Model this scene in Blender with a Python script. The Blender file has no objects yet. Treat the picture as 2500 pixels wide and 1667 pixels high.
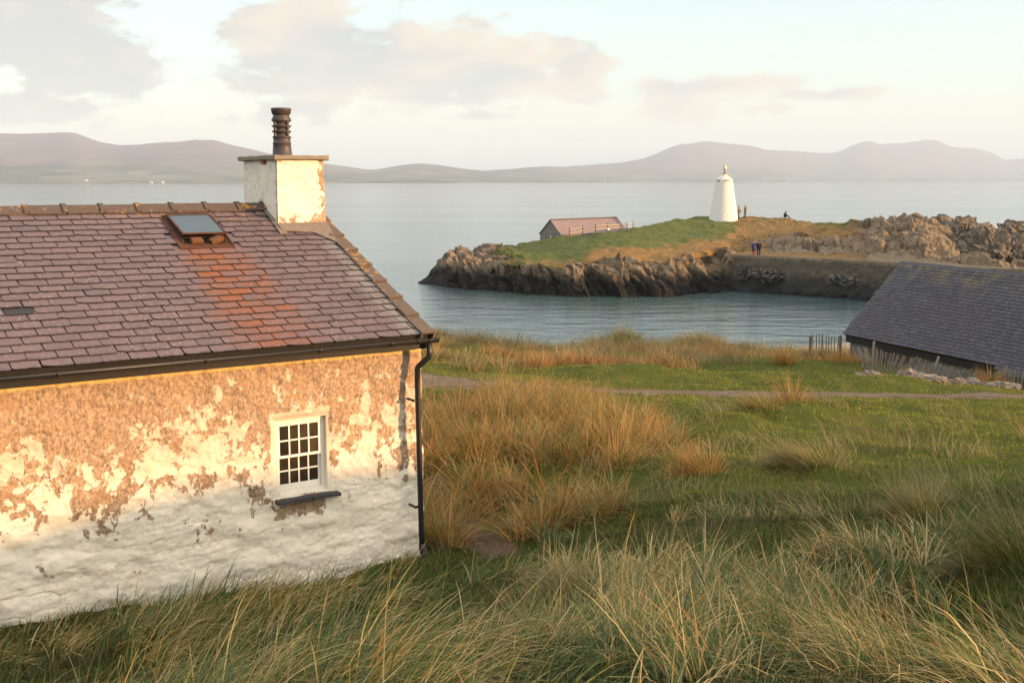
import bpy, bmesh, math, random
import numpy as np
from mathutils import Vector, Matrix

random.seed(7)
rng = np.random.default_rng(7)
scene = bpy.context.scene
COL = scene.collection
PI = math.pi
R = math.radians

# ------------------------------------------------------------------ camera, sky, sun, exposure
EYE = 12.3
PITCH = math.atan(392.5 / 2700)
cam = bpy.data.cameras.new('camera')
cam.sensor_width = 36.0
cam.lens = 38.88
cam.clip_start = 0.1
cam.clip_end = 60000
cam_ob = bpy.data.objects.new('camera', cam)
COL.objects.link(cam_ob)
cam_ob.location = (0, 0, EYE)
cam_ob.rotation_euler = (PI / 2 - PITCH, 0, 0)
scene.camera = cam_ob

SUN_AZ, SUN_EL = R(109), R(8.5)
SUN_DIR = Vector((math.sin(SUN_AZ) * math.cos(SUN_EL), math.cos(SUN_AZ) * math.cos(SUN_EL), math.sin(SUN_EL)))
sun = bpy.data.lights.new('sun', 'SUN')
sun.energy = 2.8
sun.angle = R(1.0)
sun.color = (1.0, 0.58, 0.27)
sun_ob = bpy.data.objects.new('sun', sun)
COL.objects.link(sun_ob)
sun_ob.rotation_euler = (-SUN_DIR).to_track_quat('-Z', 'Y').to_euler()

scene.view_settings.view_transform = 'Standard'
scene.view_settings.look = 'None'
scene.view_settings.gamma = 1
scene.view_settings.use_curve_mapping = False
scene.view_settings.exposure = 2.2
scene.cycles.max_bounces = 6
scene.cycles.volume_bounces = 0
scene.cycles.transparent_max_bounces = 8


class Nodes:
    """Small helper for building node trees."""

    def __init__(self, tree):
        self.t = tree

    def n(self, typ, ins=None, **props):
        nd = self.t.nodes.new(typ)
        for k, v in props.items():
            setattr(nd, k, v)
        for k, v in (ins or {}).items():
            s = nd.inputs[k]
            if isinstance(v, bpy.types.NodeSocket):
                self.t.links.new(v, s)
            else:
                s.default_value = v
        return nd

    def math(self, op, a, b=0.0, c=None, clamp=False):
        ins = {0: a, 1: b}
        if c is not None:
            ins[2] = c
        return self.n('ShaderNodeMath', ins, operation=op, use_clamp=clamp).outputs[0]

    def mix(self, f, a, b, blend='MIX'):
        nd = self.n('ShaderNodeMix', data_type='RGBA', blend_type=blend)
        for i, v in ((0, f), (6, a), (7, b)):
            if isinstance(v, bpy.types.NodeSocket):
                self.t.links.new(v, nd.inputs[i])
            else:
                nd.inputs[i].default_value = (tuple(v) + (1,))[:4] if isinstance(v, (tuple, list)) else v
        return nd.outputs[2]

    def noise(self, vec, scale, detail=4, rough=0.55, dist=0.0):
        return self.n('ShaderNodeTexNoise', {'Vector': vec, 'Scale': scale, 'Detail': detail, 'Roughness': rough,
                                             'Distortion': dist}).outputs[0]

    def voronoi(self, vec, scale, feature='F1'):
        return self.n('ShaderNodeTexVoronoi', {'Vector': vec, 'Scale': scale}, feature=feature).outputs[0]

    def step(self, v, lo, hi):
        nd = self.n('ShaderNodeMapRange', {0: v, 1: lo, 2: hi, 3: 0.0, 4: 1.0}, interpolation_type='SMOOTHSTEP')
        return nd.outputs[0]

    def ramp(self, v, stops):
        nd = self.n('ShaderNodeValToRGB', {0: v})
        e = nd.color_ramp.elements
        while len(e) < len(stops):
            e.new(0.5)
        for q, (p, c) in zip(e, stops):
            q.position = p
            q.color = tuple(c) + (1,)
        return nd.outputs[0]

    def dot(self, vec, d):
        return self.n('ShaderNodeVectorMath', {0: vec, 1: d}, operation='DOT_PRODUCT').outputs[1]

    def vmul(self, vec, d):
        return self.n('ShaderNodeVectorMath', {0: vec, 1: d}, operation='MULTIPLY').outputs[0]

    def sub(self, vec, d):
        return self.n('ShaderNodeVectorMath', {0: vec, 1: d}, operation='SUBTRACT').outputs[0]

    def pos(self):
        return self.n('ShaderNodeNewGeometry').outputs['Position']

    def sep(self, v):
        return self.n('ShaderNodeSeparateXYZ', {0: v}).outputs

    def bump(self, h, strength, dist=0.02):
        return self.n('ShaderNodeBump', {'Height': h, 'Strength': strength, 'Distance': dist}).outputs[0]


def direction(px, py):
    """Unit view direction through a point of the 2500 x 1667 photograph."""
    c, s = math.cos(PITCH), math.sin(PITCH)
    u, v = px - 1250, py - 833.5
    return Vector((u, 2700 * c - v * s, -2700 * s - v * c)).normalized()


def spot(px, py, dist):
    """The place at world y = dist that was measured at that pixel of the photograph."""
    d = direction(px, py)
    return Vector((0, 0, EYE)) + d * (dist / d.y)


# the sky: Nishita, a thin high veil and low cumulus
world = bpy.data.worlds.new('World')
scene.world = world
world.use_nodes = True
W = Nodes(world.node_tree)
bg = world.node_tree.nodes['Background']
bg.inputs[1].default_value = 0.15
nsky = W.n('ShaderNodeTexSky', sky_type='NISHITA', sun_disc=False)
nsky.sun_elevation = SUN_EL
nsky.sun_rotation = SUN_AZ
nsky.air_density = 1.0
nsky.dust_density = 1.4
gen = W.n('ShaderNodeTexCoord').outputs['Generated']
el = W.sep(gen)[2]
veil_col = W.mix(W.step(el, 0.0, 0.11), (0.88, 0.79, 0.72), (0.60, 0.71, 0.76))
veil_col = W.mix(W.step(el, 0.15, 0.5), veil_col, (2.25, 2.02, 1.74))  # veil overhead brightened and warmed to add light in the shade
skycol = W.mix(1.0, W.mix(1.0, nsky.outputs[0], (0.30, 0.30, 0.30), 'MULTIPLY'), veil_col, 'ADD')
wide = W.vmul(gen, (1.0, 1.0, 2.3))
f_big = W.noise(wide, 9.0, 8, 0.56, 0.2)
f_small = W.noise(wide, 34.0, 6, 0.6)
dens_terms = None
# cloud banks: centre (photograph pixel), half width, half height in radians, weight
for (cx, cy, hw, hh, wt) in ((60, 60, .085, .045, .9), (220, 165, .075, .035, 1.0), (90, 265, .07, .022, .9), (560, 150, .06, .030, .55),
                             (760, 120, .085, .060, 1.0), (700, 205, .10, .022, .8), (1000, 150, .10, .038, 1.0), (1180, 170, .10, .035, .9), (1390, 165, .045, .028, .8),
                             (1650, 270, .05, .014, .85), (1800, 210, .085, .012, .85), (1960, 232, .09, .008, .8), (1870, 262, .06, .010, .7),
                             (620, 295, .06, .013, .55), (350, 320, .06, .010, .5), (1160, 285, .05, .008, .6), (1450, 341, .035, .004, .6),
                             (-500, 140, .14, .05, .9), (3000, 120, .16, .02, .7), (-900, 300, .2, .02, .7)):
    d = direction(cx, cy)
    rt = Vector((d.y, -d.x, 0)).normalized()
    up = rt.cross(d)
    q = W.sub(gen, tuple(d))
    a = W.math('POWER', W.math('DIVIDE', W.dot(q, tuple(rt)), hw), 2)
    b = W.math('POWER', W.math('DIVIDE', W.dot(q, tuple(up)), hh), 2)
    g = W.math('MULTIPLY', W.math('EXPONENT', W.math('MULTIPLY', W.math('ADD', a, b), -0.8)), wt)
    dens_terms = g if dens_terms is None else W.math('MAXIMUM', dens_terms, g)
# the same kind of broken cloud carries on over the rest of the sky
else_cloud = W.math('MULTIPLY', W.step(W.noise(wide, 3.2, 5, 0.5), 0.5, 0.72), W.math('MULTIPLY', W.step(el, 0.17, 0.32), 0.8))
dens = W.math('MAXIMUM', dens_terms, else_cloud)
dens = W.math('ADD', dens, W.math('MULTIPLY', W.math('SUBTRACT', f_big, 0.5), 1.35))
dens = W.math('ADD', dens, W.math('MULTIPLY', W.math('SUBTRACT', f_small, 0.5), 1.25))
cover = W.step(dens, 0.40, 0.68)
core = W.step(dens, 0.45, 1.25)
warm = W.step(W.math('ADD', W.noise(wide, 13.0, 4, 0.5), W.math('MULTIPLY', W.dot(gen, (0.9, 0, 1.6)), 0.35)), 0.42, 0.66)
cloud_col = W.mix(warm, (0.86, 0.87, 0.90), (1.42, 1.13, 0.90))
cloud_col = W.mix(W.math('MULTIPLY', core, 0.35), cloud_col, (0.90, 0.87, 0.88))
skyfull = W.mix(W.math('MULTIPLY', cover, 0.9), skycol, cloud_col)
world.node_tree.links.new(skyfull, bg.inputs[0])


# ------------------------------------------------------------------ object helpers
def tag(o, label=None, cat=None, group=None, kind=None):
    for k, v in (('label', label), ('category', cat), ('group', group), ('kind', kind)):
        if v:
            o[k] = v
    return o


def link(name, me, parent=None, loc=None):
    o = bpy.data.objects.new(name, me)
    COL.objects.link(o)
    if parent is not None:
        o.parent = parent
    if loc is not None:
        o.location = loc
    return o


def empty(name, loc=(0, 0, 0), rz=0.0, parent=None):
    o = bpy.data.objects.new(name, None)
    o.empty_display_size = 0.1
    COL.objects.link(o)
    o.location = loc
    o.rotation_euler = (0, 0, rz)
    o.parent = parent
    return o


def mesh_np(name, verts, faces, mat=None, smooth=True, colors=None, attrs=None):
    """faces: int array (M, k) of one size, or list of such arrays."""
    if not isinstance(faces, list):
        faces = [faces]
    faces = [np.asarray(f, dtype=np.int32) for f in faces if len(f)]
    me = bpy.data.meshes.new(name)
    verts = np.asarray(verts, dtype=np.float32)
    me.vertices.add(len(verts))
    me.vertices.foreach_set('co', verts.ravel())
    loops = np.concatenate([f.ravel() for f in faces])
    sizes = np.concatenate([np.full(len(f), f.shape[1], dtype=np.int32) for f in faces])
    starts = np.concatenate([[0], np.cumsum(sizes)[:-1]]).astype(np.int32)
    me.loops.add(len(loops))
    me.loops.foreach_set('vertex_index', loops)
    me.polygons.add(len(sizes))
    me.polygons.foreach_set('loop_start', starts)
    me.polygons.foreach_set('loop_total', sizes)
    me.polygons.foreach_set('use_smooth', np.full(len(sizes), bool(smooth)))
    me.update(calc_edges=True)
    if colors is not None:
        ca = me.color_attributes.new('tint', 'FLOAT_COLOR', 'POINT')
        cc = np.ones((len(verts), 4), dtype=np.float32)
        cc[:, :3] = colors
        ca.data.foreach_set('color', cc.ravel())
    for k, v in (attrs or {}).items():
        at = me.attributes.new(k, 'FLOAT', 'POINT')
        at.data.foreach_set('value', np.asarray(v, dtype=np.float32))
    if mat is not None:
        me.materials.append(mat)
    return me


def grid_faces(nu, nv, close_u=False):
    """nu rows of nv vertices."""
    i = np.arange(nu if close_u else nu - 1)[:, None]
    j = np.arange(nv - 1)[None, :]
    i2 = (i + 1) % nu
    return np.stack([i * nv + j, i2 * nv + j, i2 * nv + j + 1, i * nv + j + 1], -1).reshape(-1, 4)


class MB:
    """Collects simple solids and builds them as one mesh object."""

    def __init__(self):
        self.bm = bmesh.new()

    def box(self, lo, hi, M=None, bevel=0.0):
        lo, hi = Vector(lo), Vector(hi)
        r = bmesh.ops.create_cube(self.bm, size=1)
        c = (lo + hi) / 2
        for v in r['verts']:
            v.co = Vector((v.co.x * (hi.x - lo.x), v.co.y * (hi.y - lo.y), v.co.z * (hi.z - lo.z))) + c
            if M is not None:
                v.co = M @ v.co
        if bevel:
            ed = {e for v in r['verts'] for e in v.link_edges}
            bmesh.ops.bevel(self.bm, geom=list(ed), offset=bevel, segments=1, affect='EDGES')
        return self

    def tube(self, pts, rad, n=8, cap=True):
        pts = [Vector(p) for p in pts]
        rads = rad if isinstance(rad, (list, tuple)) else [rad] * len(pts)
        rings = []
        for i, p in enumerate(pts):
            a = pts[max(i - 1, 0)]
            b = pts[min(i + 1, len(pts) - 1)]
            d = (b - a).normalized()
            x = d.orthogonal().normalized() if i == 0 else (px - d * px.dot(d)).normalized()
            px = x
            y = d.cross(x)
            rings.append([self.bm.verts.new(p + (x * math.cos(2 * PI * k / n) + y * math.sin(2 * PI * k / n)) * rads[i]) for k in range(n)])
        for a, b in zip(rings, rings[1:]):
            for k in range(n):
                self.bm.faces.new((a[k], a[(k + 1) % n], b[(k + 1) % n], b[k]))
        if cap:
            self.bm.faces.new(rings[0][::-1])
            self.bm.faces.new(rings[-1])
        return self

    def lathe(self, prof, n=24, centre=(0, 0, 0), cap=True):
        c = Vector(centre)
        rings = [[self.bm.verts.new(c + Vector((r * math.cos(2 * PI * k / n), r * math.sin(2 * PI * k / n), z))) for k in range(n)] for r, z in prof]
        for a, b in zip(rings, rings[1:]):
            for k in range(n):
                self.bm.faces.new((a[k], a[(k + 1) % n], b[(k + 1) % n], b[k]))
        if cap:
            self.bm.faces.new(rings[0][::-1])
            self.bm.faces.new(rings[-1])
        return self

    def prism(self, poly, off, M=None):
        """poly: points of a flat polygon, off: extrusion vector."""
        off = Vector(off)
        a = [self.bm.verts.new(Vector(p)) for p in poly]
        b = [self.bm.verts.new(Vector(p) + off) for p in poly]
        n = len(a)
        self.bm.faces.new(a)
        self.bm.faces.new(b[::-1])
        for k in range(n):
            self.bm.faces.new((a[k], b[k], b[(k + 1) % n], a[(k + 1) % n]))
        if M is not None:
            for v in a + b:
                v.co = M @ v.co
        return self

    def build(self, name, mat, parent=None, smooth=False, loc=None):
        bmesh.ops.recalc_face_normals(self.bm, faces=self.bm.faces)
        me = bpy.data.meshes.new(name)
        self.bm.to_mesh(me)
        self.bm.free()
        if mat is not None:
            me.materials.append(mat)
        if smooth:
            me.polygons.foreach_set('use_smooth', [True] * len(me.polygons))
        return link(name, me, parent, loc)


# ------------------------------------------------------------------ numpy noise
def _hash(ix, iy, iz, seed):
    h = (ix.astype(np.int64) * 374761393 + iy.astype(np.int64) * 668265263 + iz.astype(np.int64) * 2147483647 + seed * 974634777) & 0xffffffff
    h = ((h ^ (h >> 13)) * 1274126177) & 0xffffffff
    h = ((h ^ (h >> 16)) * 2246822519) & 0xffffffff
    return ((h ^ (h >> 15)) & 0xffffff) / float(0xffffff)


def vnoise(p, seed=0):
    p = np.asarray(p, dtype=np.float64)
    i = np.floor(p)
    f = p - i
    i = i.astype(np.int64)
    u = f * f * f * (f * (f * 6 - 15) + 10)
    out = 0
    for dx in (0, 1):
        wx = u[:, 0] if dx else 1 - u[:, 0]
        for dy in (0, 1):
            wy = u[:, 1] if dy else 1 - u[:, 1]
            for dz in (0, 1):
                wz = u[:, 2] if dz else 1 - u[:, 2]
                out = out + wx * wy * wz * _hash(i[:, 0] + dx, i[:, 1] + dy, i[:, 2] + dz, seed)
    return out


def fbm(p, octaves=4, rough=0.5, seed=0):
    p = np.asarray(p, dtype=np.float64)
    out, amp, tot = 0, 1.0, 0
    for k in range(octaves):
        out = out + amp * vnoise(p * 2.03 ** k + 17.3 * k, seed + k)
        tot += amp
        amp *= rough
    return out / tot


def ridged(p, octaves=4, rough=0.5, seed=0):
    p = np.asarray(p, dtype=np.float64)
    out, amp, tot = 0, 1.0, 0
    for k in range(octaves):
        out = out + amp * (1 - np.abs(2 * vnoise(p * 2.07 ** k + 9.1 * k, seed + k) - 1))
        tot += amp
        amp *= rough
    return out / tot


def p3(x, y, z=0.0):
    x = np.asarray(x, dtype=np.float64)
    return np.stack([x, np.broadcast_to(y, x.shape), np.broadcast_to(z, x.shape)], -1)


def sstep(v, a, b):
    t = np.clip((v - a) / (b - a), 0, 1)
    return t * t * (3 - 2 * t)


# ------------------------------------------------------------------ materials
def new_mat(name):
    m = bpy.data.materials.new(name)
    m.use_nodes = True
    N = Nodes(m.node_tree)
    b = m.node_tree.nodes['Principled BSDF']
    b.inputs['Specular IOR Level'].default_value = 0.3
    return m, N, b


def setin(N, b, **kw):
    for k, v in kw.items():
        k = {'base': 'Base Color', 'rough': 'Roughness', 'normal': 'Normal', 'metal': 'Metallic', 'spec': 'Specular IOR Level'}[k]
        if isinstance(v, bpy.types.NodeSocket):
            N.t.links.new(v, b.inputs[k])
        else:
            b.inputs[k].default_value = (tuple(v) + (1,))[:4] if isinstance(v, (tuple, list)) else v


def simple_mat(name, col, rough=0.7, var=0.25, scale=8.0, bump=0.15, spec=0.3, metal=0.0, bdist=0.01):
    m, N, b = new_mat(name)
    oc = N.n('ShaderNodeTexCoord').outputs['Object']
    f = N.noise(oc, scale, 6, 0.6)
    c = N.mix(f, tuple(x * (1 - var) for x in col), tuple(min(1, x * (1 + var)) for x in col))
    setin(N, b, base=c, rough=rough, spec=spec, metal=metal)
    if bump:
        setin(N, b, normal=N.bump(N.noise(oc, scale * 5, 5, 0.6), bump, bdist))
    return m


M_black = simple_mat('black_plastic', (0.012, 0.012, 0.013), 0.42, 0.2, 6, 0.03, 0.5)
M_fascia = simple_mat('weathered_black_timber', (0.012, 0.010, 0.009), 0.6, 0.5, 5, 0.2)
M_wood = simple_mat('grey_weathered_wood', (0.17, 0.14, 0.11), 0.85, 0.4, 12, 0.3)
M_rail = simple_mat('bleached_rail_wood', (0.36, 0.29, 0.2), 0.85, 0.3, 10, 0.3)
M_post = simple_mat('dark_post_wood', (0.09, 0.06, 0.045), 0.85, 0.3, 10, 0.3)
M_white = simple_mat('white_gloss_paint', (0.78, 0.75, 0.68), 0.45, 0.07, 9, 0.05)
M_rust = simple_mat('rusted_iron', (0.075, 0.03, 0.016), 0.85, 0.6, 14, 0.35)
M_sill = simple_mat('dark_slate_sill', (0.055, 0.05, 0.055), 0.75, 0.45, 14, 0.5)
M_pot = simple_mat('dark_clay_pot', (0.05, 0.042, 0.042), 0.5, 0.3, 6, 0.06, 0.4)
M_clay = simple_mat('red_clay', (0.2, 0.07, 0.035), 0.85, 0.35, 10, 0.3)
M_signw = simple_mat('white_board', (0.8, 0.8, 0.78), 0.6, 0.05)
M_dark = simple_mat('dark_interior', (0.02, 0.018, 0.016), 0.9, 0.3, 3, 0.0)
M_ironw = simple_mat('wire', (0.1, 0.09, 0.08), 0.6, 0.2)

# glass panes: dark, glossy, slightly uneven, warm reflections painted in as browner panes
M_pane, N, b = new_mat('old_window_glass')
oc = N.pos()
setin(N, b, base=N.mix(N.noise(oc, 9, 3), (0.010, 0.009, 0.008), N.mix(N.n('ShaderNodeObjectInfo').outputs['Random'], (0.02, 0.016, 0.012), (0.10, 0.075, 0.05))), rough=0.06, spec=0.5,
      normal=N.bump(N.noise(oc, 7, 2), 0.06, 0.01))
M_skyglass, N, b = new_mat('skylight_glass')
oc = N.n('ShaderNodeTexCoord').outputs['Object']
setin(N, b, base=N.mix(N.noise(oc, 4, 4), (0.020, 0.050, 0.080), (0.05, 0.085, 0.105)), rough=0.30, spec=0.18,  # blue of the reflected sky painted into the pane
      normal=N.bump(N.noise(oc, 5, 3), 0.05, 0.01))

# ------------------------------------------------------------------ cottage frame
C_AZ = R(56)
WALLV = Vector((math.sin(C_AZ), math.cos(C_AZ), 0))       # along the front wall
INV = Vector((-math.cos(C_AZ), math.sin(C_AZ), 0))        # into the house
EAVE = Vector((-1.0939, 13.0, 10.4765))
EZ = 2.85                                                 # eave height over the base
ROOF_P = R(23.06)
SLOPE = INV * math.cos(ROOF_P) + Vector((0, 0, math.sin(ROOF_P)))
ROOF_L = 3.686
C_LEN = 8.2
cottage = empty('cottage', (EAVE.x, EAVE.y, EAVE.z - EZ), PI / 2 - C_AZ)
tag(cottage, 'whitewashed stone cottage with peeling front wall, purple slate roof and white chimney', 'cottage')
C_M = Matrix.Translation((EAVE.x, EAVE.y, EAVE.z - EZ)) @ Matrix.Rotation(PI / 2 - C_AZ, 4, 'Z')


def whitewash(name, wall=True):
    """Peeling limewash over brown render; coordinates are the cottage's own (x along, z up)."""
    m, N, b = new_mat(name)
    oc = N.n('ShaderNodeTexCoord').outputs['Object']
    x, y, z = N.sep(oc)
    n1 = N.noise(oc, 2.6, 3, 0.5, 0.3)
    n2 = N.noise(oc, 11.0, 9, 0.66, 0.6)
    n3 = N.noise(N.vmul(oc, (1.0, 1.0, 0.7)), 34.0, 8, 0.72)
    white = N.mix(N.noise(oc, 3.5, 6, 0.6), (0.78, 0.70, 0.56) if wall else (0.60, 0.55, 0.47), (0.87, 0.81, 0.70) if wall else (0.74, 0.70, 0.63))
    white = N.mix(N.math('MULTIPLY', N.step(z, 1.15, 1.9), 0.85 if wall else 0.0), white, N.mix(n2, (0.36, 0.29, 0.215), (0.60, 0.52, 0.415)))
    white = N.mix(N.math('MULTIPLY', N.step(N.noise(N.vmul(oc, (1.0, 1.0, 2.4)), 6.0, 7, 0.65), 0.50, 0.70), 0.4), white, (0.60, 0.48, 0.32))
    white = N.mix(N.math('MULTIPLY', N.step(N.noise(oc, 45.0, 5, 0.7), 0.6, 0.72), 0.4), white, (0.36, 0.33, 0.27))
    seam = N.math('ABSOLUTE', N.math('SUBTRACT', N.noise(N.vmul(oc, (1.0, 1.0, 2.6)), 3.2, 5, 0.6, 0.4), 0.5))
    seam = N.math('MULTIPLY', N.step(seam, 0.018, 0.004), N.step(N.noise(oc, 2.2, 4), 0.47, 0.62))
    white = N.mix(N.math('MULTIPLY', seam, 0.6), white, (0.42, 0.31, 0.19))
    brown = N.mix(N.step(n3, 0.30, 0.70), (0.19, 0.128, 0.085), (0.55, 0.39, 0.26))
    brown = N.mix(N.math('MULTIPLY', N.step(N.noise(N.vmul(oc, (1.5, 1.0, 0.85)), 11, 7, 0.75), 0.51, 0.66), N.step(N.noise(oc, 2.4, 4), 0.36, 0.62)), brown, (0.13, 0.10, 0.085))
    brown = N.mix(N.math('MULTIPLY', N.step(N.noise(oc, 5, 4), 0.5, 0.7), 0.5), brown, (0.40, 0.235, 0.125))
    if wall:
        # how far the limewash has gone: almost all under the eaves, next to nothing low down
        zw = N.math('ADD', N.math('ADD', z, N.math('MULTIPLY', N.math('SUBTRACT', n1, 0.5), 1.7)), N.math('MULTIPLY', N.step(x, -2.8, -4.6), -0.10))
        zw = N.math('ADD', zw, N.math('MULTIPLY', N.math('SUBTRACT', N.noise(N.vmul(oc, (1.6, 1.0, 0.5)), 1.3, 2, 0.5), 0.5), 1.5))
        gone = N.math('SUBTRACT', N.sep(N.ramp(N.math('DIVIDE', zw, 2.8), [(0.0, (0.0,) * 3), (0.26, (0.12,) * 3), (0.36, (0.31,) * 3), (0.46, (0.455,) * 3), (0.60, (0.54,) * 3), (0.74, (0.615,) * 3), (0.85, (0.74,) * 3), (1.0, (1.0,) * 3)]))[0], 0.5)
        dx = N.math('DIVIDE', N.math('ADD', x, 2.55), 0.42)
        dz = N.math('DIVIDE', N.math('SUBTRACT', z, 1.95), 0.40)
        blob = N.math('EXPONENT', N.math('MULTIPLY', N.math('ADD', N.math('POWER', dx, 2), N.math('POWER', dz, 2)), -1.0))
        gone = N.math('SUBTRACT', gone, N.math('MULTIPLY', blob, 0.20))
        dx = N.math('DIVIDE', N.math('ADD', x, 1.38), 0.30)
        dz = N.math('DIVIDE', N.math('SUBTRACT', z, 0.92), 0.15)
        blob = N.math('EXPONENT', N.math('MULTIPLY', N.math('ADD', N.math('POWER', dx, 2), N.math('POWER', dz, 2)), -1.0))
        gone = N.math('ADD', gone, N.math('MULTIPLY', blob, 0.34))
        # painted margin about the window
        wx = N.math('SUBTRACT', N.math('ABSOLUTE', N.math('ADD', x, 1.45)), 0.33)
        wz = N.math('SUBTRACT', N.math('ABSOLUTE', N.math('SUBTRACT', z, 1.58)), 0.46)
        wd = N.math('MAXIMUM', wx, wz)
        gone = N.math('SUBTRACT', gone, N.math('MULTIPLY', N.step(wd, 0.06, 0.0), 0.5))
    else:
        rx = N.math('ADD', N.step(x, -0.08, 0.12), N.math('MULTIPLY', N.step(z, 4.32, 4.08), 0.8))
        gone = N.math('MULTIPLY_ADD', rx, 0.30, -0.20)
        gone = N.math('ADD', gone, N.math('MULTIPLY', N.step(z, 4.8, 4.98), 0.10))
    nA = N.noise(N.vmul(oc, (1.2, 1.0, 0.85)), 4.6, 4, 0.55, 0.5)
    nB = N.noise(N.vmul(oc, (1.1, 1.0, 0.9)), 15.0, 10, 0.68, 0.5)
    v = N.math('ADD', N.math('ADD', N.math('MULTIPLY', N.math('SUBTRACT', nA, 0.5), 1.55 if wall else 0.6), N.math('MULTIPLY', N.math('SUBTRACT', nB, 0.5), 1.15 if wall else 0.8)), gone)
    mask = N.step(v, -0.03, 0.045)
    col = N.mix(mask, white, brown)
    # rain splash and lichen at the foot, a bright yellow stain under the eaves board
    if wall:
        low = N.math('MULTIPLY', N.step(N.math('ADD', z, N.math('MULTIPLY', n1, 0.3)), 0.62, 0.14), N.step(N.noise(oc, 38.0, 6, 0.7), 0.38, 0.6))
        col = N.mix(N.math('MULTIPLY', low, 0.75), col, (0.20, 0.175, 0.13))
        top = N.step(N.math('ADD', z, N.math('MULTIPLY', n2, 0.10)), 2.655, 2.69)
        col = N.mix(top, col, N.mix(n2, (0.62, 0.40, 0.12), (0.72, 0.55, 0.25)))
    else:
        dirt = N.math('MULTIPLY', N.step(N.noise(oc, 16.0, 8, 0.72), 0.52, 0.62), N.step(N.noise(oc, 3.0, 3), 0.45, 0.6))
        col = N.mix(N.math('MULTIPLY', dirt, 0.7), col, (0.15, 0.135, 0.11))
    h = N.math('ADD', N.math('MULTIPLY', N.math('SUBTRACT', 1.0, mask), 0.6), N.math('MULTIPLY', N.noise(oc, 70, 5, 0.7), N.math('MULTIPLY_ADD', mask, 0.6, 0.25)))
    setin(N, b, base=col, rough=0.92, spec=0.15, normal=N.bump(h, 0.9, 0.016))
    return m


M_wall = whitewash('peeling_limewash')
M_chim = whitewash('chimney_limewash', False)


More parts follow.
